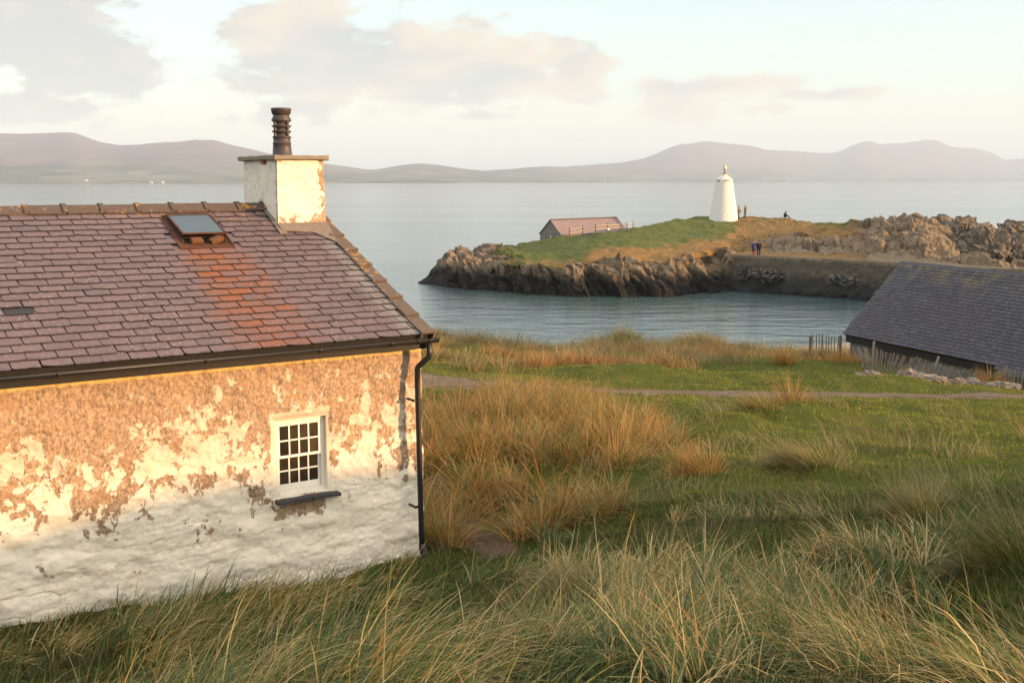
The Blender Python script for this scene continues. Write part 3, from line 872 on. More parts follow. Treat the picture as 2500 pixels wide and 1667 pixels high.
hpx = np.linspace(-900, 3600, npx)
sky_y = np.interp(hpx, SKY[:, 0], SKY[:, 1])
sky_y = np.convolve(np.pad(sky_y, 3, 'edge'), np.ones(3) / 3, 'same')[3:-3]
shore = np.interp(hpx, [-900, 0, 700, 1250, 1800, 2500, 3600], [3900, 4200, 5000, 6100, 8200, 12500, 15000])
depth_h = np.interp(hpx, [-900, 0, 900, 1250, 1700, 2500, 3600], [3600, 3400, 2400, 2400, 3800, 3200, 3000])
tt = np.concatenate([np.linspace(0, 1, 54), np.linspace(1.05, 1.5, 8)])
V = np.zeros((npx, len(tt), 3))
for i, pxv in enumerate(hpx):
    d = direction(pxv, sky_y[i])
    D = shore[i] + depth_h[i] * tt
    zr = EYE + (d.z / d.y) * (shore[i] + depth_h[i])
    prof = np.where(tt <= 1, 0.30 * tt + 0.70 * sstep(tt, 0.18, 1.04), 1 - (tt - 1) * 1.6)
    V[i, :, 1] = D
    V[i, :, 0] = d.x / d.y * D
    V[i, :, 2] = np.maximum(zr, 20) * prof
P = V.reshape(-1, 3)
T2 = np.tile(tt, npx)
rel = (ridged(np.stack([P[:, 0] / 1500, P[:, 1] / 1500, P[:, 0] * 0], -1), 5, .5, 21) - .55)
P[:, 2] += rel * P[:, 2] * 0.42 * sstep(T2, 0.05, .3) * (1 - sstep(T2, .8, 1.0))
P[:, 2] += 6 * sstep(T2, -0.01, .05) - 2
P[:, 2] = np.minimum(P[:, 2], 900)
hills = link('hills', mesh_np('hills', P, grid_faces(npx, len(tt)), M_hill, True))
tag(hills, 'hazy mauve hills and far shore across the bay', 'hills', kind='structure')

# houses scattered along the far shore
M_far = simple_mat('far_white_wall', (0.5, 0.48, 0.45), .9, .05, 1, 0)
for k, (px, lab) in enumerate(((205, 'tiny white house on the far shore, farthest left'), (362, 'pale building on the far shore left of the chimney, left of two'), (395, 'pale building on the far shore left of the chimney, right of two'),
                               (1480, 'tiny white house on the far shore above the islet boathouse'), (1870, 'tiny white house across the bay just right of the white tower'), (1925, 'tiny white house across the bay, second right of the white tower'))):
    i = int(np.argmin(np.abs(hpx - px)))
    q = P.reshape(npx, len(tt), 3)[i, (3, 1, 1, 2, 4, 4)[k]]
    mb = MB()
    mb.prism([(-6, -4, -3), (6, -4, -3), (6, -4, 4), (-6, -4, 4)], (0, 8, 0)).prism([(-6.5, -4.5, 4.05), (-6.5, 4.5, 4.05), (-6.5, 0, 7)], (13, 0, 0))
    o = mb.build('far_house', M_far, None, False, tuple(q))
    o.rotation_euler = (0, 0, random.uniform(-.6, .6))
    tag(o, lab, 'house', 'far houses across the bay')

# haze
hz = MB().box((-23500, -4200, -3.0), (23500, 23500, 760)).build('haze', None)
tag(hz, 'pale evening haze over the bay', 'haze', kind='stuff')
mh = bpy.data.materials.new('evening_haze')
mh.use_nodes = True
Nh = Nodes(mh.node_tree)
mh.node_tree.nodes.remove(mh.node_tree.nodes['Principled BSDF'])
vol = Nh.n('ShaderNodeVolumePrincipled', {'Color': (0.62, 0.80, 1.0, 1), 'Density': 1.0e-4, 'Anisotropy': 0.0})
mh.node_tree.links.new(vol.outputs[0], mh.node_tree.nodes['Material Output'].inputs['Volume'])
hz.data.materials.append(mh)

# ------------------------------------------------------------------ slate roofs
def slate_meshes(w, length, th, mat, n, seed, colour=None):
    """A few slates with nibbled lower corners; origin at the lower edge, y up the slope."""
    r = random.Random(seed)
    out = []
    for k in range(n):
        hw = w / 2
        cl, cr = (r.random() ** 3) * 0.10 * w, (r.random() ** 3) * 0.10 * w
        hl, hr = cl * r.uniform(.4, 1.2), cr * r.uniform(.4, 1.2)
        if r.random() < .12:
            cl, hl = w * r.uniform(.15, .35), w * r.uniform(.06, .16)
        j = lambda a=0.004: r.uniform(-a, a)
        poly = [(-hw + j(), length), (-hw + j(), hl + .004), (-hw + cl + .004, j()), (-hw * .3, j()), (hw * .35, j()), (hw - cr - .004, j()), (hw + j(), hr + .004), (hw + j(), length)]
        bm = bmesh.new()
        a = [bm.verts.new((x, y, 0)) for x, y in poly]
        b = [bm.verts.new((x, y, -th * (1 if y < .1 else .7))) for x, y in poly]
        bm.faces.new(a)
        for i in range(len(a)):
            bm.faces.new((a[i], b[i], b[(i + 1) % len(a)], a[(i + 1) % len(a)]))
        bmesh.ops.recalc_face_normals(bm, faces=bm.faces)
        if bm.faces[0].normal.z < 0:
            bmesh.ops.reverse_faces(bm, faces=bm.faces)
        me = bpy.data.meshes.new('slate')
        bm.to_mesh(me)
        bm.free()
        me.materials.append(mat)
        out.append(me)
    return out


def in_frame(p, m=30):
    c, s = math.cos(PITCH), math.sin(PITCH)
    y = p.y * c - (p.z - EYE) * s
    z = p.y * s + (p.z - EYE) * c
    if y < 0.1:
        return False
    return -m < 1250 + 2700 * p.x / y < 2500 + m and -m < 833.5 - 2700 * z / y < 1667 + m


def lay_slates(root, base_m, pitch, L, gauge, w, t0, t1, y0, z0, mat_o, mat_v, skip, seed, th=0.013, special=None, wvar=0.12, limit=300, extra=None):
    """Courses of overlapping slates: the nearest in view as parts, the rest joined."""
    r = random.Random(seed)
    length = gauge * 2.05
    kinds = slate_meshes(w, length, th, mat_o, 9, seed)
    items = []
    n = int(L / gauge) + 1
    for k in range(-(extra[1] if extra else 0), n):
        s = k * gauge
        t = t0 + (w / 2 if k % 2 else 0) + r.uniform(-.02, .02) * 2
        sag = 0.0
        while t < t1 - w * .2:
            ww = w * r.uniform(1 - wvar, 1 + wvar * .4)
            tc = t + ww / 2
            hi = min(tc + ww / 2, t1)
            lo = t
            t += ww + r.uniform(.004, .013)
            if k < 0 and lo < extra[0]:
                continue
            if hi - lo < .04:
                continue
            tcc = (lo + hi) / 2
            if skip and skip(tcc, s, gauge):
                continue
            if s + length > L - .01:
                sc_y = max(.2, (L - .01 - s) / length)
            else:
                sc_y = 1.0
            ds = r.gauss(0, .0035)
            slip = -r.uniform(.02, .05) if r.random() < .008 else 0
            rot = r.gauss(0, .007)
            lift = (2.1 * th) / (length) * 1.0
            M = (Matrix.Translation((tcc, y0 + (s + ds + slip) * math.cos(pitch), z0 + (s + ds + slip) * math.sin(pitch)))
                 @ Matrix.Rotation(pitch, 4, 'X') @ Matrix.Translation((0, 0, 2.2 * th + r.uniform(0, .003))) @ Matrix.Rotation(-lift - r.uniform(0, .004), 4, 'X')
                 @ Matrix.Rotation(rot, 4, 'Z') @ Matrix.Diagonal(((hi - lo) / w * .985, sc_y, 1, 1)))
            wp = base_m @ M.translation
            items.append((in_frame(wp), (wp - Vector((0, 0, EYE))).length, M, r.randrange(len(kinds)), r.random(), tcc, s))
    order = sorted(range(len(items)), key=lambda i: (not items[i][0], items[i][1]))
    single = set(order[:limit])
    vv, ff, cc, off = [], {}, [], 0
    for i, (vis, d, M, kk, rnd, tcc, s) in enumerate(items):
        if i in single:
            o = link('slate', kinds[kk], root)
            o.matrix_local = M
            if special and special(tcc, s):
                me = kinds[0].copy()
                me.materials.clear()
                me.materials.append(special(tcc, s))
                o.data = me
                o['label'] = 'dark blue replacement slate'
        else:
            me = kinds[kk]
            nvx = len(me.vertices)
            co = np.empty(nvx * 3)
            me.vertices.foreach_get('co', co)
            co = co.reshape(-1, 3)
            Mn = np.array(M)
            vv.append(co @ Mn[:3, :3].T + Mn[:3, 3])
            cc.append(np.full((nvx, 3), rnd))
            for p in me.polygons:
                ff.setdefault(len(p.vertices), []).append([q + off for q in p.vertices])
            off += nvx
    if vv:
        o = link('slates', mesh_np('slates', np.concatenate(vv), [np.array(f) for f in ff.values()], mat_v, False, np.concatenate(cc)), root)
        o['kind'] = 'stuff'
    return items


# ------------------------------------------------------------------ the cottage
def wall_grid():
    hx0, hx1, hz0, hz1 = -1.738, -1.112, 1.09, 1.985
    xs = np.concatenate([np.linspace(-8.2, -5.0, 60)[:-1], np.linspace(-5.0, hx0, 270)[:-1], np.linspace(hx0, hx1, 52)[:-1], np.linspace(hx1, 0.18, 108)])
    zs = np.concatenate([np.linspace(-0.3, hz0, 116)[:-1], np.linspace(hz0, hz1, 76)[:-1], np.linspace(hz1, 2.70, 62)])
    X, Zg = np.meshgrid(xs, zs, indexing='ij')
    x, z = X.ravel(), Zg.ravel()
    low = sstep(z, 2.1, 0.9)
    lump = fbm(p3(x / .30, z / .19), 3, .5, 31) - .5
    lump2 = fbm(p3(x / .75, z / .5), 2, .5, 35) - .5
    crag = ridged(p3(x / .34, z / .13), 3, .55, 37) - .6
    fine = fbm(p3(x / .05, z / .06), 3, .6, 41) - .5
    stones = ridged(p3(x / .33 + .6 * lump2, z / .21), 1, .5, 39)
    d = lump * (.045 + .03 * low) + lump2 * .05 - np.clip(stones - .88, 0, 1) * .10 * low * sstep(lump2, -.05, .2) - np.clip(crag - .12, 0, 1) * .04 * low + fine * (.030 - .018 * low)
    # worn, uneven arris at the corner; plain margin about the window
    wd = np.maximum(np.abs(x + 1.425) - .313, np.abs(z - 1.5375) - .4475)
    d = d * sstep(wd, 0.0, 0.09) - 0.018 * sstep(wd, .06, 0)
    rnd = sstep(x, 0.06, 0.18)
    y = 0.24 - d + rnd ** 2 * 0.05
    x = x + rnd * (fbm(p3(z / .22, 3.0), 3, .55, 47) - .5) * .05
    # batter: the foot stands a little proud
    y -= 0.05 * sstep(z, .7, -.2)
    x = x + rnd * 0.03 * sstep(z, .5, -.1)
    f = grid_faces(len(xs), len(zs))
    cx = X.ravel()[f].mean(1)
    cz = Zg.ravel()[f].mean(1)
    keep = ~((cx > hx0) & (cx < hx1) & (cz > hz0) & (cz < hz1))
    return mesh_np('wall', np.stack([x, y, z], -1), f[keep], M_wall, True)


link('wall', wall_grid(), cottage)
g = MB()
half_d = ROOF_L * math.cos(ROOF_P)
back = 2 * half_d
g.prism([(-8.2, .44, -.4), (-8.2, back - .24, -.4), (-8.2, back - .24, EZ - .1), (-8.2, half_d, EZ + ROOF_L * math.sin(ROOF_P) - .12), (-8.2, .44, EZ - .02)], (8.36, 0, 0))
g.build('gable_wall', M_wall, cottage)
# window reveal, drawn in to the frame
rv = MB()
for lo, hi in (((-1.76, .262, 1.07), (-1.733, .42, 2.0)), ((-1.117, .262, 1.07), (-1.09, .42, 2.0)), ((-1.76, .262, 1.978), (-1.09, .42, 2.01)), ((-1.76, .262, 1.06), (-1.09, .42, 1.095))):
    rv.box(lo, hi)
rv.build('window_reveal', M_wall, cottage)
# window: box frame, two sashes of eight panes
wf = MB()
for lo, hi in (((-1.733, .315, 1.095), (-1.692, .40, 1.978)), ((-1.158, .315, 1.095), (-1.117, .40, 1.978)), ((-1.692, .318, 1.925), (-1.158, .40, 1.978)), ((-1.692, .305, 1.095), (-1.158, .40, 1.135))):
    wf.box(lo, hi, bevel=.003)
window = wf.build('window', M_white, cottage)
window['label'] = 'small white sash window of sixteen panes'
for si, (z0_, z1_, yy) in enumerate(((1.52, 1.922, .325), (1.137, 1.548, .352))):
    sb = MB()
    x0_, x1_ = -1.689, -1.161
    top_r, bot_r = (.026, .030) if si == 0 else (.030, .07)
    st = .026
    for lo, hi in (((x0_, yy, z0_), (x0_ + st, yy + .025, z1_)), ((x1_ - st, yy, z0_), (x1_, yy + .025, z1_)), ((x0_ + st, yy + .001, z1_ - top_r), (x1_ - st, yy + .024, z1_)), ((x0_ + st, yy + .001, z0_), (x1_ - st, yy + .024, z0_ + bot_r))):
        sb.box(lo, hi, bevel=.002)
    gx0, gx1, gz0, gz1 = x0_ + st, x1_ - st, z0_ + bot_r, z1_ - top_r
    for k in (1, 2, 3):
        xx = gx0 + (gx1 - gx0) * k / 4
        sb.box((xx - .008, yy + .003, gz0), (xx + .008, yy + .022, gz1))
    zz = (gz0 + gz1) / 2
    for k in range(4):
        a, b_ = gx0 + (gx1 - gx0) * k / 4 + (.008 if k else 0), gx0 + (gx1 - gx0) * (k + 1) / 4 - (.008 if k < 3 else 0)
        sb.box((a, yy + .004, zz - .008), (b_, yy + .021, zz + .008))
    sb.build('sash', M_white, window)
    for k in range(4):
        for l in range(2):
            a, b_ = gx0 + (gx1 - gx0) * k / 4, gx0 + (gx1 - gx0) * (k + 1) / 4
            c_, d_ = gz0 + (gz1 - gz0) * l / 2, gz0 + (gz1 - gz0) * (l + 1) / 2
            tilt = Matrix.Translation(((a + b_) / 2, yy + .015, (c_ + d_) / 2)) @ Matrix.Rotation(random.gauss(0, .012), 4, 'Z') @ Matrix.Rotation(random.gauss(0, .012), 4, 'X')
            MB().box((-(b_ - a) / 2 - .002, -.0015, -(d_ - c_) / 2 - .002), ((b_ - a) / 2 + .002, .0015, (d_ - c_) / 2 + .002), tilt).build('pane', M_pane, window)
# slate sill, split and uneven
sl = MB()
sx_ = np.linspace(-1.775, -1.0, 12)
for i in range(11):
    h0 = 1.072 - (i > 8) * .006
    sl.box((sx_[i], .135 + random.uniform(-.008, .008), h0 - .042 + random.uniform(-.006, .006)), (sx_[i + 1], .30, h0 + random.uniform(-.003, .003)))
sl.build('sill', M_sill, window)

# eaves: board, soffit, gutter with its joints
MB().box((-8.2, .055, EZ - .165), (.20, .08, EZ - .02)).build('fascia', M_fascia, cottage)
MB().box((-8.2, .082, EZ - .15), (.18, .30, EZ - .13)).build('soffit', M_fascia, cottage)
gm = MB()
ro, ri = .056, .050
prof = [(ro * math.cos(a), ro * math.sin(a)) for a in np.linspace(PI, 2 * PI, 11)] + [(ri * math.cos(a), ri * math.sin(a)) for a in np.linspace(2 * PI, PI, 11)]
gm.prism([(-8.2, -.012 + a, EZ - .038 + b_) for a, b_ in prof], (8.42, 0, 0))
gm.build('gutter', M_black, cottage, True)
for xj in (-2.62, -1.32, -.42, -.06, .10, -4.1, -5.6, -7.0):
    bj = MB()
    r2 = .061
    pf = [(r2 * math.cos(a), r2 * math.sin(a)) for a in np.linspace(PI, 2 * PI, 9)] + [(.0565 * math.cos(a), .0565 * math.sin(a)) for a in np.linspace(2 * PI, PI, 9)]
    bj.prism([(xj, -.012 + a, EZ - .037 + b_) for a, b_ in pf], (.05 if xj < -.1 else .03, 0, 0))
    bj.build('gutter_joint', M_black, cottage, True)
MB().prism([(.221, -.012 + .0575 * math.cos(a), EZ - .037 + .0575 * math.sin(a)) for a in np.linspace(PI, 2 * PI, 9)], (.012, 0, 0)).build('gutter_end', M_black, cottage)
MB().box((-.28, .06, EZ - .17), (-.1, .2, EZ - .11)).build('eaves_bracket', M_black, cottage)
dp = MB()
dp.tube([(.12, -.012, EZ - .085), (.12, -.012, EZ - .235), (.117, -.005, EZ - .262), (.018, .07, EZ - .375), (.008, .085, EZ - .405), (.008, .085, EZ - .6), (.03, .075, .42), (.034, .07, .24)], .035, 12)
dp.tube([(.034, .07, .27), (.036, .066, .2), (.05, .03, .085), (.066, -.05, .02)], [.042, .042, .042, .040], 12)
downpipe = dp.build('downpipe', M_black, cottage, True)
for zc in (EZ - .79, .74):
    MB().box((-.055, .068, zc - .014), (.05, .092, zc + .014)).box((-.055, .08, zc - .012), (-.035, .24, zc + .012)).build('pipe_bracket', M_black, downpipe)

# roof deck below the slates, both slopes
RM = Matrix.Translation((0, 0, EZ)) @ Matrix.Rotation(ROOF_P, 4, 'X')
MB().box((-8.2, .03, -.07), (.16, ROOF_L, -.006), RM).build('roof_deck', M_dark, cottage)
RB = Matrix.Translation((0, back, EZ)) @ Matrix.Rotation(PI, 4, 'Z') @ Matrix.Rotation(ROOF_P, 4, 'X')
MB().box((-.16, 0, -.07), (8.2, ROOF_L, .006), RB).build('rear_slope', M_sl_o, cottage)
CHX0, CHX1, CHY0, CHY1 = -.57, .10, 2.84, 4.08


def skip_slate(t, s, g_):
    y = (s + g_) * math.cos(ROOF_P)
    if -2.05 < t < -1.43 and 2.50 < s + g_ * .5 < 3.40:
        return True
    return t > CHX0 + .06 and s > 2.86


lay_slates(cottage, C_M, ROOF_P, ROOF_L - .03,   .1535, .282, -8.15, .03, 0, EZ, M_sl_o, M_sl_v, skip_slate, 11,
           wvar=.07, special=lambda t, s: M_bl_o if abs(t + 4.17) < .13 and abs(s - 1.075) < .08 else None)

# ridge tiles: angle tiles with a raised roll at every joint
rz = EZ + ROOF_L * math.sin(ROOF_P)


def ridge_tile(x0, x1):
    m = MB()
    def sect(k, h):
        return [(-.155 * k, -.052 + h), (-.03, .040 + h), (.03, .040 + h), (.155 * k, -.052 + h), (.15 * k, -.075 + h), (0, .008 + h), (-.15 * k, -.075 + h)]
    m.prism([(x0, half_d + a, rz + .035 + b_) for a, b_ in sect(1, 0)], (x1 - x0, 0, 0))
    m.prism([(x1 - .03, half_d + a, rz + .035 + b_) for a, b_ in sect(1.07, .020)], (.055, 0, 0))
    return m.build('ridge_tile', M_ridge, cottage)


xr = .0 - .60
k = 0
while xr > -8.0:
    ln = .452 if k else .32
    o = ridge_tile(xr - ln, xr - .03 if k else xr + .02)
    o.location.z += random.uniform(-.005, .005)
    xr -= ln
    k += 1
# verge tiles stepping down the gable edge
vs, nvt = ROOF_L - .55, 7
for k in range(nvt):
    s0 = k * .447 - .02
    m = MB()
    Mv = RM @ Matrix.Translation((0, s0, .03)) @ Matrix.Rotation(-.045, 4, 'X')
    m.box((.005, 0, .0), (.195, .475, .026), Mv, bevel=.005)
    m.box((.005, .0, -.05), (.028, .475, -.001), Mv)
    m.box((.17, .0, -.13), (.195, .475, -.001), Mv)
    m.box((-.004, -.012, .004), (.203, .03, .036), Mv, bevel=.006)
    m.build('verge_tile', M_verge, cottage)
m = MB()
m.box((.02, 3.11, .02), (.21, 3.42, .055), RM, bevel=.012)
m.box((.03, 3.02, -.03), (.20, 3.13, .045), RM, bevel=.012)
m.build('verge_stone', M_verge, cottage)
# cement apron below the chimney and up its side
m = MB()
m.prism([(-.60, 2.87, .034), (-.2, 2.80, .034), (.0, 2.50, .032), (.03, 2.52, .034), (.12, 3.06, .055), (-.62, 3.05, .055)], (0, 0, .012), RM)
m.build('apron', M_lead, cottage)
m = MB()
m.prism([(CHX0 - .10, 2.78, .03), (CHX0 + .01, 2.80, .03), (CHX0 + .01, 3.66, .05), (CHX0 - .035, 3.66, .03)], (0, 0, .014), RM)
m.build('side_flashing', M_lead, cottage)

# chimney: battered, rough, with a slab on top and a louvred pot
def chimney_mesh():
    nz, per = 60, []
    ring = [(CHX0, CHY0), (CHX1, CHY0), (CHX1, CHY1), (CHX0, CHY1)]
    nseg = 36
    pts = []
    for i in range(4):
        a, b_ = ring[i], ring[(i + 1) % 4]
        for q in range(nseg):
            f = q / nseg
            pts.append((a[0] + (b_[0] - a[0]) * f, a[1] + (b_[1] - a[1]) * f))
    pts = np.array(pts)
    cx, cy = (CHX0 + CHX1) / 2, (CHY0 + CHY1) / 2
    zs = np.linspace(EZ + .85, EZ + 2.105, nz)
    V = []
    for z in zs:
        flare = 1 + .035 * sstep(z, EZ + 2.1, EZ + 1.2) + .03 * sstep(z, EZ + 1.32, EZ + 1.18)
        q = np.stack([cx + (pts[:, 0] - cx) * flare, cy + (pts[:, 1] - cy) * (1 + (flare - 1) * .5), np.full(len(pts), z)], -1)
        V.append(q)
    V = np.array(V)
    nrm = V - np.array([cx, cy, 0])
    nrm[..., 2] = 0
    nrm /= np.linalg.norm(nrm, axis=-1, keepdims=True)
    d = (fbm(V.reshape(-1, 3) / .28, 3, .5, 61) - .5) * .03 + (fbm(V.reshape(-1, 3) / .06, 2, .5, 63) - .5) * .008
    V = (V.reshape(-1, 3) + nrm.reshape(-1, 3) * d[:, None])
    n = len(pts)
    f = grid_faces(nz, n)
    wrap = np.stack([np.arange(nz - 1) * n + n - 1, np.arange(nz - 1) * n, np.arange(1, nz) * n, np.arange(1, nz) * n + n - 1], -1)
    me = mesh_np('chimney', V, [f, wrap], M_chim, True)
    return me


chimney = link('chimney', chimney_mesh(), cottage)
MB().box((-.5, 2.9, EZ + 2.0), (.03, 4.0, EZ + 2.102)).build('flue_top', M_dark, chimney)
cp = MB()
cp.box((-.635, 2.77, EZ + 2.10), (.165, 4.16, EZ + 2.163), bevel=.010)
cap = cp.build('cap', M_cap, chimney)
bm = bmesh.new()
bm.from_mesh(cap.data)
bmesh.ops.subdivide_edges(bm, edges=bm.edges, cuts=7, use_grid_fill=True)
for v in bm.verts:
    n_ = fbm(np.array([[v.co.x, v.co.y, v.co.z]]) / .09, 3, .5, 5)[0] - .5
    v.co.z += n_ * .022
    v.co.x += (fbm(np.array([[v.co.y, v.co.z, v.co.x]]) / .07, 2, .5, 9)[0] - .5) * .02
bm.to_mesh(cap.data)
bm.free()
for v_ in ((-.575, 3.22),):
    MB().box((v_[0] - .02, v_[1], EZ + 2.045), (v_[0] + .06, v_[1] + .13, EZ + 2.098), bevel=.006).build('vent_brick', M_clay, chimney)
pz0 = EZ + 2.155
pot = MB()
pot.lathe([(.142, 0), (.142, .02), (.135, .03), (.128, .12), (.122, .175), (.130, .180), (.130, .192), (.120, .197), (.118, .24), (.124, .262), (.137, .275), (.098, .285), (.098, .315),
           (.112, .325), (.137, .347), (.137, .353), (.098, .363), (.098, .388), (.112, .398), (.138, .420), (.138, .426), (.098, .436), (.098, .462), (.112, .472), (.138, .495), (.139, .502),
           (.110, .560), (.108, .575), (.126, .580), (.140, .648), (.142, .662), (.125, .668), (.105, .655)], 32, (-.235, 3.46, pz0))
pot.build('pot', M_pot, chimney, True)
for k in range(4):
    a = R(20 + 90 * k)
    ca, sa = math.cos(a), math.sin(a)
    Mr = Matrix.Translation((-.235, 3.46, pz0)) @ Matrix.Rotation(a, 4, 'Z')
    MB().box((.09, -.012, .27), (.134, .012, .53), Mr, bevel=.003).build('pot_rib', M_pot, chimney)
for k in range(10):
    a = 2 * PI * k / 10 + .1
    Mr = Matrix.Translation((-.235, 3.46, pz0 + .613)) @ Matrix.Rotation(a, 4, 'Z') @ Matrix.Rotation(R(-12), 4, 'Y')
    MB().box((.128, -.011, -.011), (.1345, .011, .011), Mr).build('pot_hole', M_dark, chimney)

# roof light propped ajar on its iron surround
skyl = empty('skylight', (0, 0, 0), 0, cottage)
skyl['label'] = 'rusted iron roof light propped open'
SK = RM @ Matrix.Translation((0, 0, .018))
m = MB()
for lo, hi in (((-2.10, 2.46, .0), (-1.40, 2.58, .012)), ((-2.10, 2.58, .0), (-2.02, 3.38, .012)), ((-1.46, 2.58, .0), (-1.40, 3.38, .012)), ((-2.06, 3.36, .0), (-1.40, 3.43, .024)), ((-1.425, 2.5, .012), (-1.40, 3.4, .03))):
    m.box(lo, hi, SK)
m.build('flashing', M_rust, skyl)
MB().box((-2.02, 2.58, -.03), (-1.46, 3.36, .006), SK).build('opening', M_dark, skyl)
m = MB()
for lo, hi in (((-2.03, 2.62, .012), (-2.01, 3.36, .032)), ((-1.48, 2.62, .012), (-1.462, 3.36, .032))):
    m.box(lo, hi, SK)
m.build('upstand', M_rust, skyl)
LD = SK @ Matrix.Translation((0, 3.38, .034)) @ Matrix.Rotation(R(-4.5), 4, 'X') @ Matrix.Translation((0, -3.38, 0))
m = MB()
for lo, hi in (((-2.02, 2.68, .0), (-1.992, 3.39, .024)), ((-1.470, 2.68, .0), (-1.442, 3.39, .024)), ((-1.992, 2.68, .001), (-1.470, 2.705, .022)), ((-1.992, 3.36, .001), (-1.470, 3.39, .027))):
    m.box(lo, hi, LD, bevel=.004)
m.build('lid_frame', M_rust, skyl)
MB().box((-2.024, 2.68, -.085), (-2.021, 3.30, -.002), LD).build('lid_side', M_fascia, skyl)
for a, b_ in ((-1.992, -1.468),):
    MB().box((a, 2.70, .010), (b_, 3.365, .015), LD).build('pane', M_skyglass, skyl)
MB().box((-1.739, 2.70, -.006), (-1.725, 3.365, .004), LD).build('glazing_bar', M_rust, skyl)
M_prop = simple_mat('rust_stained_block', (0.12, 0.05, 0.02), 0.85, 0.4, 12, 0.4)
MB().box((-1.93, 2.56, .016), (-1.78, 2.66, .068), SK, bevel=.006).build('prop_block', M_prop, skyl)
MB().box((-.085, -.05, 0), (.085, .05, .055), SK @ Matrix.Translation((-1.60, 2.61, .018)) @ Matrix.Rotation(R(-13), 4, 'Y') @ Matrix.Rotation(R(14), 4, 'Z'), bevel=.006).build('prop_block', M_prop, skyl)

# clay gully at the foot of the pipe
gl = C_M @ Vector((.2, -.13, .03))
gu = MB()
gu.box((-.20, -.16, -.10), (.20, -.10, .08), bevel=.012).box((-.20, .10, -.10), (.20, .16, .06), bevel=.012).box((-.22, -.10, -.10), (-.16, .10, .07), bevel=.012).box((.16, -.10, -.10), (.22, .10, .09), bevel=.012).box((-.16, -.10, -.09), (.16, .10, -.03))
tag(gu.build('clay_gully', M_clay, None, False, gl), 'broken red clay drain gully in the grass under the black downpipe', 'drain')
bpy.data.objects['clay_gully'].rotation_euler = (0.05, 0.1, .9)

# ------------------------------------------------------------------ slate-roofed barn by the cove
B_E = Vector((12.736, 42.0, 6.472))
B_P = R(46.66)
B_ROT = math.atan2(-0.9373, 0.3486)
B_L, B_LEN, B_H = 3.72, 12.6, 1.35
barn = empty('barn', (B_E.x, B_E.y, B_E.z - B_H), B_ROT)
tag(barn, 'low stone barn with steep blue slate roof behind the paling fence', 'barn')
B_M = Matrix.Translation((B_E.x, B_E.y, B_E.z - B_H)) @ Matrix.Rotation(B_ROT, 4, 'Z')
b_half = B_L * math.cos(B_P)
BR = Matrix.Translation((0, 0, B_H)) @ Matrix.Rotation(B_P, 4, 'X')
w_ = MB()
w_.prism([(.10, .22, -1.0), (.10, 2 * b_half - .22, -1.0), (.10, 2 * b_half - .22, B_H - .05), (.10, b_half, B_H + B_L * math.sin(B_P) - .14), (.10, .22, B_H - .02)], (B_LEN - .2, 0, 0))
w_.build('wall', M_barnstone, barn)
MB().box((.0, .08, B_H - .28), (B_LEN, .20, B_H - .02)).build('eaves_beam', M_fascia, barn)
MB().box((1.2, .17, B_H - .62), (3.4, .23, B_H - .34), bevel=.01).build('lintel', M_post, barn)
MB().box((1.55, .19, B_H - 1.3), (2.2, .225, B_H - .62)).build('opening', M_dark, barn)
MB().box((.0, .0, -.08), (B_LEN, B_L, -.008), BR).build('roof_deck', M_dark, barn)
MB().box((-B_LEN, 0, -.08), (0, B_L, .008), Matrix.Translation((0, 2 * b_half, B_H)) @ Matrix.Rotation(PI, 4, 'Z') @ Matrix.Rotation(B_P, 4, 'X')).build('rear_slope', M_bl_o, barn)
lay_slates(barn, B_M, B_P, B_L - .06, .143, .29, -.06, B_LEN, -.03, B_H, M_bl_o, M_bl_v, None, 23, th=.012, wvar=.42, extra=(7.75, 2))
xr = -.05
brz = B_H + B_L * math.sin(B_P)
while xr < B_LEN:
    m = MB()
    m.box((0, -.17, 0), (.435, 0, .02), Matrix.Translation((xr, b_half, brz + .02)) @ Matrix.Rotation(B_P - .04, 4, 'X'))
    m.box((0, 0, 0), (.435, .17, .02), Matrix.Translation((xr, b_half, brz + .02)) @ Matrix.Rotation(-B_P + .04, 4, 'X'))
    o = m.build('ridge_slate', M_bridge, barn)
    o.location.z += random.uniform(-.006, .006)
    xr += .442

